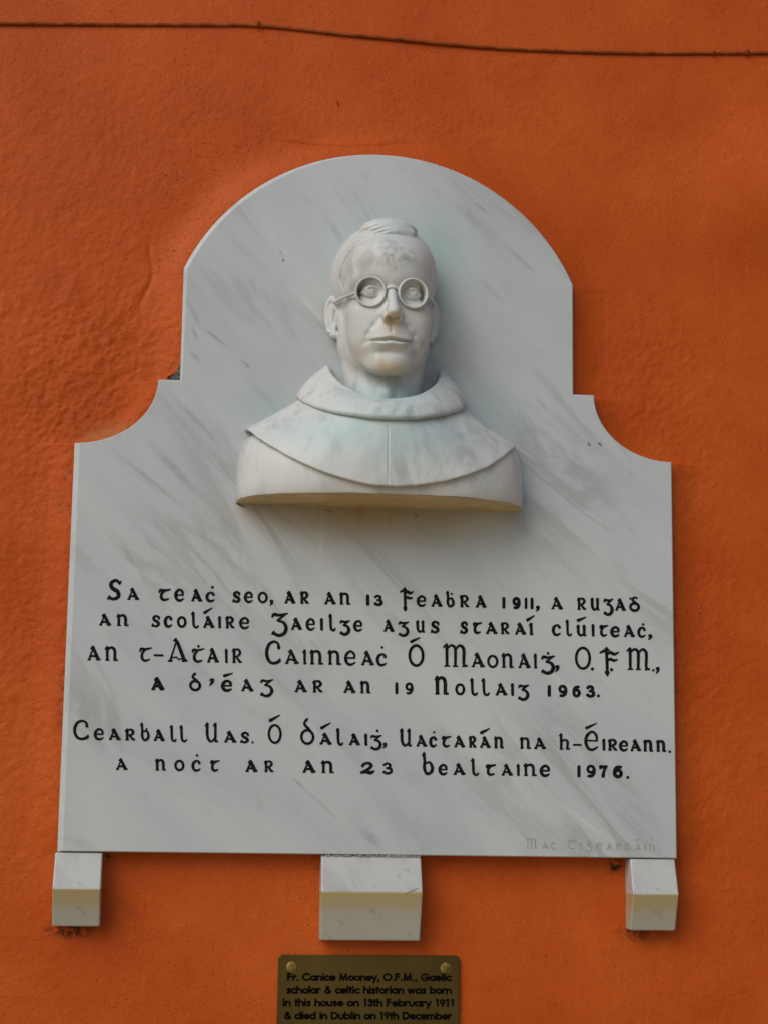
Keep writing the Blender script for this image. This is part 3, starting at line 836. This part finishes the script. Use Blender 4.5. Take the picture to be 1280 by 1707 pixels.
# ------------------------------------------------------------------ brass sign
sign = thing('brass_sign', 'small dark brass sign with black English text below the middle bracket', 'sign')
PD = -.0235
def plate():
    x0, x1, z1, z0 = -.1308, .1318, -.1432, -.3300
    r = .006
    out = []
    for cx, cz, a0 in ((x1 - r, z1 - r, 0), (x0 + r, z1 - r, 90), (x0 + r, z0 + r, 180), (x1 - r, z0 + r, 270)):
        for t in np.linspace(a0, a0 + 90, 7):
            out.append((cx + r * math.cos(math.radians(t)), cz + r * math.sin(math.radians(t))))
    out = [(x - .004 * (z1 - z) , z) for x, z in out]
    m_ = len(out)
    cx, cz = sum(p[0] for p in out) / m_, sum(p[1] for p in out) / m_
    vs = [V(cx + (x - cx) * .993, cz + (z - cz) * .99, PD) for x, z in out] + [V(x, z, PD - .0008) for x, z in out] + [V(x, z, PD - .003) for x, z in out] + [V(x, z, -.036) for x, z in out]
    fs = [tuple(range(m_))]
    for k in range(3):
        fs += [(k * m_ + i, (k + 1) * m_ + i, (k + 1) * m_ + (i + 1) % m_, k * m_ + (i + 1) % m_) for i in range(m_)]
    mesh_obj('brass_plate', vs, fs, M_BRASS, sign)
plate()
def screw(px, py):
    x, z = un(px, py, PD)
    vs, fs = [], []
    for k, (rr, dd) in enumerate(((.0085, 0.0), (.0078, .0009), (.0050, .0014), (.002, .0015))):
        for i in range(20):
            a = 2 * math.pi * i / 20
            vs.append(V(x + rr * math.cos(a), z + rr * math.sin(a), PD - .0002 + dd))
    for k in range(3):
        for i in range(20):
            j = (i + 1) % 20
            fs.append((k * 20 + i, k * 20 + j, (k + 1) * 20 + j, (k + 1) * 20 + i))
    fs.append(tuple(60 + i for i in range(20)))
    mesh_obj('screw_head', vs, fs, M_SCREW, sign, smooth=True)
screw(487, 1613); screw(743, 1615)

# geometric sans glyphs: advance width, strokes; unit = x-height, capitals 1.42
def arc(cx, cy, r, a0, a1, k=10):
    return [(cx + r * math.cos(math.radians(a)), cy + r * math.sin(math.radians(a))) for a in np.linspace(a0, a1, k)]
ring = arc(.45, .5, .40, 0, 360, 18)
CAP = 1.42
S_ = {
 'a': (.98, [ring, [(.86, .95), (.86, .05)]]), 'b': (.98, [[(.08, CAP), (.08, .05)], arc(.5, .5, .40, 0, 360, 18)]),
 'c': (.80, [arc(.48, .5, .42, 48, 312)]), 'd': (.98, [ring, [(.86, CAP), (.86, .05)]]),
 'e': (.92, [arc(.46, .5, .40, 0, 318, 14), [(.10, .50), (.84, .50)]]), 'h': (.88, [[(.08, CAP), (.08, .03)], arc(.42, .56, .34, 180, 0) + [(.76, .03)]]),
 'i': (.28, [[(.12, .95), (.12, .05)], [(.12, 1.28), (.12, 1.38)]]), 'l': (.28, [[(.12, CAP), (.12, .05)]]),
 'm': (1.36, [[(.08, .95), (.08, .03)], arc(.36, .62, .28, 180, 0) + [(.64, .03)], arc(.92, .62, .28, 180, 0) + [(1.20, .03)]]),
 'n': (.88, [[(.08, .95), (.08, .03)], arc(.42, .56, .34, 180, 0) + [(.76, .03)]]), 'o': (.92, [ring]),
 'r': (.58, [[(.08, .95), (.08, .03)], arc(.40, .58, .32, 180, 70, 6)]), 's': (.66, [[(.54, .80), (.32, .94), (.12, .76), (.30, .54), (.50, .36), (.40, .08), (.08, .14)]]),
 't': (.50, [[(.22, 1.32), (.22, .05)], [(.0, .93), (.44, .93)]]), 'u': (.88, [[(.08, .95), (.08, .44)] + arc(.42, .40, .34, 180, 360) + [(.76, .95)]]),
 'w': (1.24, [[(.04, .97), (.32, .05)], [(.32, .05), (.58, .95)], [(.58, .95), (.84, .05)], [(.84, .05), (1.12, .97)]]), 'y': (.84, [[(.04, .95), (.38, .10)], [(.76, .97), (.24, -.40)]]),
 'C': (1.24, [arc(.68, .71, .64, 45, 315, 16)]), 'F': (.82, [[(.10, CAP), (.10, .03)], [(.10, CAP - .1), (.68, CAP - .1)], [(.10, .76), (.62, .76)]]),
 'D': (1.14, [[(.10, CAP), (.10, .03)], [(.10, CAP - .1), (.40, CAP - .1)] + arc(.42, .71, .61, 90, -90) + [(.10, .1)]]),
 'G': (1.36, [arc(.68, .71, .64, 48, 350, 16), [(.72, .66), (1.32, .66)]]), 'M': (1.48, [[(.14, .03), (.26, CAP)], [(.26, CAP), (.70, .08)], [(.70, .08), (1.14, CAP)], [(1.14, CAP), (1.28, .03)]]),
 'O': (1.42, [arc(.68, .71, .62, 0, 360, 20)]),
 '1': (.70, [[(.38, CAP), (.38, .03)], [(.16, CAP - .18), (.38, CAP - .06)]]), '3': (.78, [[(.10, 1.14), (.34, 1.36), (.60, 1.08), (.30, .78)], [(.30, .78), (.64, .58), (.62, .22), (.32, .06), (.06, .30)]]),
 '9': (.80, [arc(.38, .98, .33, 0, 360, 16), [(.70, .90), (.32, .05)]]), '.': (.36, [[(.16, .08), (.16, .14)]]), ',': (.36, [[(.20, .14), (.08, -.22)]]),
 '&': (1.14, [[(1.0, .05), (.34, 1.04), (.46, 1.36), (.68, 1.10), (.20, .66), (.14, .26), (.40, .05), (.76, .24), (.98, .66)]]), ' ': (.48, []),
}
def sans_line(text, x0, x1, y0, y1, cap):
    line = link(bpy.data.objects.new('text_line', None), sign)
    ink = Ink(PD + .0004)
    xh = cap / CAP
    adv = sum(S_[c][0] + .10 for c in text) - .10
    sx = (x1 - x0) / adv
    x = x0
    for c in text:
        wd, strokes = S_[c]
        for st in strokes:
            q = []
            for p in st:
                px = x + p[0] * sx
                q.append((px, y0 + (y1 - y0) * (px - x0) / (x1 - x0) - p[1] * xh))
            ink.stroke(q, 1.62, c in '&s3' and len(st) > 3)
        x += (wd + .10) * sx
        if c == ' ':
            ink.build('printed_word', M_SIGNINK, line)
            ink = Ink(PD + .0004)
    ink.build('printed_word', M_SIGNINK, line)
sans_line('Fr. Canice Mooney, O.F.M., Gaelic', 479.4, 751.6, 1635.2, 1635.9, 11.6)
sans_line('scholar & celtic historian was born', 478.5, 752.5, 1656.6, 1657.3, 11.6)
sans_line('in this house on 13th February 1911', 472, 757.5, 1677.8, 1678.5, 11.6)
sans_line('& died in Dublin on 19th December', 474.5, 752.8, 1699.5, 1700.2, 11.6)

# ------------------------------------------------------------------ the bust (lengths here in cm, eye level z = 81.1)
bust = thing('marble_bust', 'white marble bust of a friar in round spectacles and hooded cape', 'bust')
BX, ZE = 0.3, 81.1

def surface_nets(f, o, h):
    s = f < 0
    nx_, ny_, nz_ = f.shape
    acc = np.zeros((nx_ - 1, ny_ - 1, nz_ - 1, 3), np.float32)
    cnt = np.zeros((nx_ - 1, ny_ - 1, nz_ - 1), np.float32)
    quads = []
    for ax in range(3):
        sl0 = [slice(None)] * 3; sl1 = [slice(None)] * 3
        sl0[ax] = slice(0, -1); sl1[ax] = slice(1, None)
        a, b = f[tuple(sl0)], f[tuple(sl1)]
        ch = (s[tuple(sl0)] != s[tuple(sl1)])
        idx = np.argwhere(ch)
        av, bv = a[ch], b[ch]
        t = av / (av - bv)
        pos = idx.astype(np.float32)
        pos[:, ax] += t
        o1, o2 = [k for k in range(3) if k != ax]
        for d1 in (0, -1):
            for d2 in (0, -1):
                c = idx.copy(); c[:, o1] += d1; c[:, o2] += d2
                ok = np.all((c >= 0) & (c < np.array(cnt.shape)), axis=1)
                np.add.at(cnt, tuple(c[ok].T), 1)
                np.add.at(acc, tuple(c[ok].T), pos[ok])
        ok = (idx[:, o1] > 0) & (idx[:, o2] > 0) & (idx[:, o1] < f.shape[o1] - 1) & (idx[:, o2] < f.shape[o2] - 1)
        e = idx[ok]; neg = av[ok] < 0
        q = np.zeros((len(e), 4, 3), int)
        for k, (d1, d2) in enumerate(((-1, -1), (0, -1), (0, 0), (-1, 0))):
            q[:, k] = e; q[:, k, o1] += d1; q[:, k, o2] += d2
        flip = neg if ax != 1 else ~neg
        q[~flip] = q[~flip][:, ::-1]
        quads.append(q)
    m_ = cnt > 0
    ids = -np.ones(cnt.shape, int)
    ids[m_] = np.arange(m_.sum())
    v = acc[m_] / cnt[m_][:, None] * h + np.array(o)
    q = np.concatenate(quads)
    return v, ids[q[..., 0], q[..., 1], q[..., 2]]

def relax(v, f, it, k=.5):
    for _ in range(it):
        a = np.zeros_like(v); c = np.zeros(len(v))
        for i in range(4):
            for j in (1, 3):
                np.add.at(a, f[:, i], v[f[:, (i + j) % 4]])
                np.add.at(c, f[:, i], 1)
        v = v * (1 - k) + k * a / np.maximum(c, 1)[:, None]
    return v

def smin(a, b, k):
    h = np.clip(.5 + .5 * (b - a) / k, 0, 1)
    return b * (1 - h) + a * h - k * h * (1 - h)
def smax(a, b, k):
    return -smin(-a, -b, k)
def E_(p, c, r):
    q = [(p[i] - c[i]) for i in range(3)]
    k0 = np.sqrt(sum((q[i] / r[i]) ** 2 for i in range(3)))
    k1 = np.sqrt(sum((q[i] / r[i] ** 2) ** 2 for i in range(3)))
    return k0 * (k0 - 1) / np.maximum(k1, 1e-5)
def Cap(p, a, b, ra, rb):
    a, b = np.array(a, float), np.array(b, float)
    ab = b - a
    t = np.clip(sum((p[i] - a[i]) * ab[i] for i in range(3)) / (ab @ ab), 0, 1)
    return np.sqrt(sum((p[i] - a[i] - t * ab[i]) ** 2 for i in range(3))) - (ra + (rb - ra) * t)
def Chain(p, pts, r, sub=3):
    c = catmull(np.array(pts, float), sub)
    rr = np.interp(np.linspace(0, 1, len(c)), np.linspace(0, 1, len(r)), r)
    out = None
    for i in range(len(c) - 1):
        d = Cap(p, c[i], c[i + 1], rr[i], rr[i + 1])
        out = d if out is None else np.minimum(out, d)
    return out

def grid(lo, hi, h):
    ax = [np.arange(lo[i], hi[i] + h, h, dtype=np.float32) for i in range(3)]
    return np.meshgrid(*ax, indexing='ij')

def skull(p):
    f = E_(p, (0, 2.4, 4.4), (7.75, 9.6, 8.3))
    f = smin(f, E_(p, (0, 7.6, 4.8), (6.2, 5.1, 4.9)), 2.0)             # forehead
    return f

def turn(p, a=math.radians(1.8)):
    x, d, z = p
    return (x * math.cos(a) - (d - 2) * math.sin(a), 2 + (d - 2) * math.cos(a) + x * math.sin(a), z)

def head_sdf(p0):
    p = turn(p0)
    x, d, z = p
    m = (np.abs(x), d, z)                                               # mirrored coordinates
    f = skull(p)
    f = smin(f, E_(p, (0, 4.4, -3.4), (6.35, 7.6, 7.8)), 1.8)            # face mass
    f = smin(f, Cap(m, (5.1, 2.6, -6.2), (2.0, 9.2, -10.4), 1.3, 1.3), 2.8)   # jaw
    f = smin(f, E_(p, (0, 10.4, -10.6), (2.2, 1.6, 1.7)), 1.6)          # chin
    f = smin(f, E_(m, (3.9, 8.8, -2.6), (2.2, 2.0, 1.8)), 2.0)          # cheekbone
    f = smin(f, E_(m, (3.3, 8.9, -5.8), (2.3, 1.9, 2.8)), 2.4)          # cheek
    f = smin(f, E_(p, (0, 9.9, -7.0), (3.0, 2.3, 2.7)), 1.8)            # muzzle
    f = smin(f, Chain(m, [(0.0, 11.5, 1.7), (2.2, 11.2, 2.3), (4.4, 9.7, 2.0), (5.6, 7.8, .9)], (.50, .65, .6, .45)), 1.6)   # brow
    f = smax(f, -E_(m, (3.05, 13.1, -.15), (2.1, 2.25, 1.75)), .9)      # eye socket
    f = smin(f, E_(m, (3.05, 10.25, 0.05), (1.25, 1.15, 1.0)), .35)      # eyeball
    f = smin(f, Chain(m, [(1.75, 10.75, -.15), (2.3, 11.2, .48), (3.05, 11.38, .68), (3.8, 11.1, .45), (4.35, 10.5, -.05)], (.12, .18, .20, .18, .12)), .20)   # upper lid
    f = smin(f, Chain(m, [(1.8, 10.75, -.2), (2.4, 11.0, -.55), (3.1, 11.1, -.66), (3.8, 10.9, -.45), (4.35, 10.5, -.1)], (.10, .14, .16, .14, .10)), .22)   # lower lid
    ir = np.hypot(m[0] - 3.08, z - .08)
    f = f - .14 * np.exp(-((ir - .46) / .12) ** 2) * (d > 9) - .17 * np.exp(-(ir / .17) ** 2) * (d > 9)   # iris ring and pupil
    nose = Cap(p, (0, 11.0, 1.0), (0, 14.0, -3.2), .55, .80)
    nose = smin(nose, E_(p, (0, 14.1, -3.7), (.92, .95, .85)), .4)
    nose = smin(nose, E_(m, (.95, 12.9, -4.1), (.60, 1.0, .85)), .40)
    nose = smin(nose, Cap(m, (.7, 11.2, -1.2), (1.0, 11.9, -3.4), .45, .55), 1.0)
    nose = smax(nose, -((z + 5.05) - .37 * (d - 12.4)) * .94, .22)       # flat tilted base of the nose
    nose = smax(nose, -E_(m, (.62, 13.4, -4.75), (.40, .66, .85)), .10)  # nostrils
    f = smin(f, nose, .55)
    # mouth and folds, pressed into or raised from the surface in front
    front = sstep(7.5, 9.5, d)
    ax_ = m[0]
    zl = -7.42 + .05 * np.cos(ax_ * 2.4) - .012 * ax_ ** 2
    up = np.clip(1 - (ax_ / 3.05) ** 2, 0, 1) ** .7
    g = .42 * np.exp(-((z - zl - .46 + .03 * ax_ ** 2) / .34) ** 2) * up             # upper lip
    g = g + .46 * np.exp(-((z - zl + .58 - .045 * ax_ ** 2) / .40) ** 2) * np.clip(1 - (ax_ / 2.8) ** 2, 0, 1) ** .8    # lower lip
    g = g - .46 * np.exp(-((z - zl) / .15) ** 2) * sstep(3.25, 2.5, ax_)              # mouth line
    g = g - .18 * np.exp(-(np.hypot(ax_ - 3.2, z + 7.45) / .35) ** 2)                 # corners
    g = g - .34 * np.exp(-((z + 9.15) / .50) ** 2 - (ax_ / 2.0) ** 2)                 # hollow over the chin
    g = g - .16 * np.exp(-(ax_ / .26) ** 2) * sstep(-6.7, -6.3, z) * sstep(-4.9, -5.5, z)
    for (x0, z0), (x1, z1) in (((1.75, -4.2), (2.55, -5.2)), ((2.55, -5.2), (3.35, -6.4)), ((3.35, -6.4), (3.75, -7.6))):
        L2 = (x1 - x0) ** 2 + (z1 - z0) ** 2
        tt = np.clip(((ax_ - x0) * (x1 - x0) + (z - z0) * (z1 - z0)) / L2, 0, 1)
        dd = np.hypot(ax_ - x0 - tt * (x1 - x0), z - z0 - tt * (z1 - z0))
        g = g - .13 * np.exp(-(dd / .42) ** 2)                                          # smile fold
    f = f - g * front
    neck = np.hypot(x / 6.0, (d - 1.6) / 6.1) - 1
    neck = np.maximum(neck * 5.8, np.maximum(z + 5.5, -z - 21))
    f = smin(f, neck, 1.7)
    f = smin(f, Cap(m, (4.7, 3.4, -10.0), (1.0, 6.8, -17.5), .8, .8), 1.8)    # neck tendon
    f = smin(f, E_(p, (0, 7.4, -14.4), (.9, .9, 1.2)), .9)
    # ears: an elliptical shell tilted outwards and back
    ang = math.radians(33)
    ex, ed = math.sin(ang), -math.cos(ang)
    mx, md, mz = m[0] - 6.75, d - 2.7, z + 1.55
    u = mx * ex + md * ed - .05 * mz                       # across the ear, outwards
    w = mx * math.cos(ang) + md * math.sin(ang)            # out of the ear's face
    wid = 1.45 + .11 * mz
    rr = np.sqrt(((u - 1.35) / wid) ** 2 + (mz / 3.15) ** 2)
    disc = np.maximum((rr - 1) * 1.5, np.abs(w) - .30)
    rim = np.sqrt(((rr - .90) * 1.55) ** 2 + (w - .34) ** 2) - .25
    rim = np.maximum(rim, -(mz + 2.3))
    ant = np.sqrt(((np.sqrt(((u - 1.15) / 1.0) ** 2 + ((mz + .1) / 2.0) ** 2) - .85) * 1.1) ** 2 + (w - .15) ** 2) - .22
    ear = smin(smin(disc, rim, .15), ant, .2)
    ear = smin(ear, np.sqrt((u - .85) ** 2 + (mz + 2.75) ** 2 + (w - .1) ** 2) - .62, .35)
    ear = smax(ear, -(np.sqrt(((u - .80) / .62) ** 2 + ((mz + .3) / 1.35) ** 2 + ((w - .50) / .75) ** 2) - 1) * .6, .12)
    f = smin(f, E_(m, (6.35, 3.6, -2.6), (.75, 1.0, 2.2)), .5)
    f = smin(f, ear, .5)
    return np.maximum(f, -p0[1] - .25)

def hair_sdf(p0):
    p = turn(p0)
    x, d, z = p
    win = E_(p, (.35, 12.5, 2.2), (6.0, 8.2, 6.55))
    f = skull(p) + .05 - (.20 + .06 * sstep(1.0, -3.0, x)) * sstep(.0, 2.2, win)
    comb = .035 * np.sin(9.0 * (z * .75 + x * .45 - d * .25) + 1.6 * np.sin(x * .9 + d * .7) + np.sin(z * 1.3)) * sstep(3.5, 6.5, z)
    f = f - comb
    q = E_(p, (-.1, 7.9, 10.2), (4.3, 3.2, 2.0))                           # swept front wave
    lock = Chain(p, [(-5.6, 5.6, 6.2), (-4.9, 7.4, 7.4), (-3.5, 9.0, 8.3), (-1.6, 10.2, 9.0), (.6, 10.6, 9.35), (3.0, 10.0, 9.5)], (.25, .4, .6, .75, .75, .5))
    q = smin(q, lock, .6)
    ph = (z - 8.9) * 1.0 - (x + 1.6) * .30
    q = q + .20 * np.sin(ph * 9.5) * np.exp(-((x + 2.4) / 1.7) ** 2 - ((z - 9.0) / 1.1) ** 2) + .03 * np.sin((x * .7 + z * 2.0) * 3.1)
    f = smin(f, q, .5)
    # forehead window, parted from the hair by a curved line
    f = smax(f, -win, .75)
    # nothing below the sideburns or in front of them
    f = smax(f, (-.2 - z) + .0 * d, .2)
    f = smax(f, d - 6.6 - np.clip(z - 3, 0, 9) * .9, .5)
    return np.maximum(f, -p0[1] - .25)

def hand(v, amp):
    """the slight unevenness a chisel leaves"""
    x, d, z = v[:, 0], v[:, 1], v[:, 2]
    v = v.copy()
    v[:, 1] += amp * (vnoise(x, z, 2.6, 41) + .5 * vnoise(x + d, z, 1.1, 42)) * sstep(.2, 1.5, d)
    v[:, 2] += amp * .7 * vnoise(x, d, 2.1, 43)
    return v

def from_cm(v, dz=ZE):
    return np.stack([(v[:, 0] + BX) / 100, -v[:, 1] / 100, (v[:, 2] + dz) / 100], 1)

h_ = .098
p = grid((-9.6, -.6, -19.5), (9.6, 16.2, 14.0), h_)
f_ = head_sdf(p)
v, q = surface_nets(f_, (-9.6, -.6, -19.5), h_)
v = relax(v, q, 1, .45)
mesh_obj('head', from_cm(v), q, M_BUST, bust, smooth=True)
p = grid((-8.8, -.6, -1.2), (8.8, 12.6, 14.0), .13)
f_ = hair_sdf(p)
v, q = surface_nets(f_, (-8.8, -.6, -1.2), .13)
v = relax(v, q, 1, .4)
mesh_obj('hair', from_cm(v), q, M_BUST, bust, smooth=True)
del p, f_

# ---- spectacles, carved in the same marble
specs = bpy.data.objects.new('spectacles', None)
link(specs, bust)
def rim(sx):
    c = np.array([sx * 3.14 + .30, 11.9, -.22])                    # centre of the ring (x, d, z)
    nrm = np.array([sx * .20, 1.0, -.09]); nrm /= np.linalg.norm(nrm)
    ux = np.array([1, -sx * .20, 0]); ux /= np.linalg.norm(ux)
    uz = np.cross(ux, nrm); uz *= np.sign(uz[2])
    prof = [(1.97, -1.9), (1.98, .08), (2.02, .19), (2.10, .23), (2.21, .21), (2.29, .10), (2.31, -.1), (2.33, -1.9)]
    vs, fs = [], []
    N = 56
    for i in range(N):
        a = 2 * math.pi * i / N
        e = ux * math.cos(a) + uz * math.sin(a)
        for r, k in prof:
            vs.append(c + e * r + nrm * k)
    L = len(prof)
    for i in range(N):
        for j in range(L):
            fs.append((i * L + j, ((i + 1) % N) * L + j, ((i + 1) % N) * L + (j + 1) % L, i * L + (j + 1) % L))
    outward(mesh_obj('rim', from_cm(hand(np.array(vs), .05)), fs, M_BUST, specs, smooth=True))
rim(-1); rim(1)
def rod(name, pts, r, squash=1.0):
    c = catmull(np.array(pts, float), 5)
    tv, tf = tube([((a[0] + BX) / 100, -a[1] / 100, (a[2] + ZE) / 100) for a in c], r / 100, 10, squash)
    outward(mesh_obj(name, tv, tf, M_BUST, specs, smooth=True))
rod('bridge', [(-.75, 11.75, .15), (-.25, 12.15, .42), (.32, 12.3, .50), (.9, 12.15, .42), (1.4, 11.75, .15)], .25)
for sx in (-1, 1):
    rod('temple_arm', [(sx * 5.25 + .32, 11.15, -.28), (sx * 6.12 + .25, 9.1, -.20), (sx * 6.95 + .12, 6.6, .05), (sx * 7.45, 3.4, .3)], .27)

# ---- torso, cape and hood collar
def se(a, n_):
    c, s = math.cos(a), math.sin(a)
    return (math.copysign(abs(s) ** (2 / n_), s), max(0, c) ** (2 / n_))
def torso():
    secs = [(51.15, 21.25, 11.5), (51.5, 21.4, 11.7), (53, 21.4, 12.0), (55, 21.35, 12.1), (57, 21.2, 11.8), (58.5, 20.9, 11.2), (59.8, 20.4, 10.2), (60.8, 19.8, 8.6), (61.5, 18.8, 6.5), (62.1, 16.5, 4.5)]
    A = np.linspace(-math.pi / 2, math.pi / 2, 121)
    vs, fs = [], []
    for z, w, D in secs:
        for a in A:
            x, d = se(a, 2.45)
            wv = 1 + .006 * math.sin(x * 9 + z * .2) * d
            vs.append((x * w * wv, d * D * wv - .15 * (d < .02), z - ZE))
    N = len(A)
    for i in range(len(secs) - 1):
        for j in range(N - 1):
            fs.append((i * N + j, i * N + j + 1, (i + 1) * N + j + 1, (i + 1) * N + j))
    fs.append(tuple((len(secs) - 1) * N + j for j in range(N)))
    mesh_obj('habit', from_cm(hand(np.array(vs), .06)), fs, M_BUST, bust, smooth=True, sharp=50)
    # sawn underside, stained tan, closing the habit from below
    w, D = secs[0][1], secs[0][2]
    lo = []
    for k in (1.0, .66, .33):
        for a in A:
            x, d = se(a, 2.45)
            lo.append((x * w, d * D * k - .15 * (d < .02), 51.15 - ZE - .02 - .12 * (1 - k)))
    ff_ = []
    for i in range(2):
        for j in range(N - 1):
            ff_.append((i * N + j, (i + 1) * N + j, (i + 1) * N + j + 1, i * N + j + 1))
    ff_.append(tuple(2 * N + j for j in range(N)))
    o = mesh_obj('underside', from_cm(np.array(lo)), ff_, M_UNDER, bust)
    o['label'] = 'flat sawn tan-stained underside'
torso()

HEMX = [-20.6, -20.32, -18.6, -17.33, -14.77, -12.22, -9.67, -7.12, -4.56, -1.99, 1.01, 4.03, 8.4, 11.99, 14.78, 17.25, 19.94, 20.4]
HEMZ = [62.3, 62.08, 59.88, 58.78, 56.88, 55.42, 54.31, 53.43, 52.76, 52.34, 52.22, 52.5, 53.33, 54.57, 55.94, 57.77, 60.32, 61.2]
def cape():
    A = np.radians(np.unique(np.concatenate([np.linspace(-90, 90, 181), [-.25, .25, .12, -.12]])))
    rows = []
    S = np.linspace(0, 1, 30)
    for s in S:
        row = []
        for a in A:
            sn, cs = math.sin(a), max(0, math.cos(a))
            B = np.array([11.9 * sn, 12.3 * cs ** .8, 62.2 + 5.2 * (1 - cs)])
            u = abs(sn)
            hx = 20.3 * sn
            Hh = np.array([hx, 12.95 * max(0, 1 - u ** 2.5) ** .4, float(np.interp(hx + .3 - .3, HEMX, HEMZ))])
            P = B + (Hh - B) * s
            bul = math.sin(math.pi * s)
            P[2] += .15 * bul * (1 - cs) - .25 * bul * (1 - cs) * (1 - cs)
            P[1] += .35 * bul * cs
            # soft folds spreading from the collar
            P[1] += .09 * math.sin(sn * 11 + 1) * s * cs + .06 * math.sin(sn * 23 + 2 * s) * s * cs
            if abs(a) < math.radians(.2) and .12 < s < .98:      # incised seam down the middle
                P[1] -= .04
            row.append(P)
        rows.append(row)
    # rounded hem turning back to the habit
    last = rows[-1]
    for dn, inn in ((-.10, -.02), (-.22, -.12), (-.28, -.35), (-.20, -1.0), (.2, -3.0)):
        row = []
        for P in last:
            l = math.hypot(P[0], P[1]) or 1
            row.append(P + np.array([P[0] / l * inn * .5, P[1] / l * inn * .9 if P[1] > .5 else 0, dn * (1 if abs(P[0]) < 19.8 else .6)]))
        rows.append(row)
    vs = np.array([P for r in rows for P in r])
    vs[:, 2] -= ZE
    N = len(A)
    vs[:, 1] = np.where(np.abs(np.tile(A, len(rows))) > math.radians(89.9), -.15, vs[:, 1])
    fs = [(i * N + j, (i + 1) * N + j, (i + 1) * N + j + 1, i * N + j + 1) for i in range(len(rows) - 1) for j in range(N - 1)]
    mesh_obj('shoulder_cape', from_cm(hand(vs, .06)), fs, M_BUST, bust, smooth=True, sharp=70)
cape()

def hood():
    A = np.radians(np.linspace(-90, 90, 141))
    vs, L = [], None
    for a in A:
        sn, cs = math.sin(a), max(0, math.cos(a))
        T = np.array([9.15 * sn + .50 * sn * sn, 11.3 * cs ** .9, 65.2 + 7.7 * (1 - cs) - .30 * sn ** 14])
        B = np.array([12.5 * sn, 12.95 * cs ** .8, 61.9 + 5.6 * (1 - cs)])
        out = np.array([sn, cs, 0])
        neck = np.array([5.7 * sn, 1.0 + 6.0 * cs ** .9, 62.5 + 5.0 * (1 - cs)])
        ctrl = [neck, neck * .35 + (T - out * 1.3 + np.array([0, 0, -3.6])) * .65, T - out * 1.15 + np.array([0, 0, -1.7]), T - out * 1.05 + np.array([0, 0, -.50]), T - out * .52 + np.array([0, 0, .05]),
                T + np.array([0, 0, -.22]), T + (B - T) * .3 + out * .46, T + (B - T) * .62 + out * .62, T + (B - T) * .88 + out * .50, B + out * .14 + np.array([0, 0, -.06]), B - out * .22 + np.array([0, 0, -.22]), B - out * .8 + np.array([0, 0, -.10])]
        c = catmull(np.array(ctrl), 4)
        L = len(c)
        vs += list(c)
    vs = np.array(vs)
    vs[:, 2] -= ZE
    N = len(A)
    k = np.repeat(np.arange(N), L)
    vs[:, 1] = np.where((k == 0) | (k == N - 1), -.15, vs[:, 1])
    fs = [(i * L + j, i * L + j + 1, (i + 1) * L + j + 1, (i + 1) * L + j) for i in range(N - 1) for j in range(L - 1)]
    mesh_obj('hood_collar', from_cm(hand(vs, .09)), fs, M_BUST, bust, smooth=True)
hood()
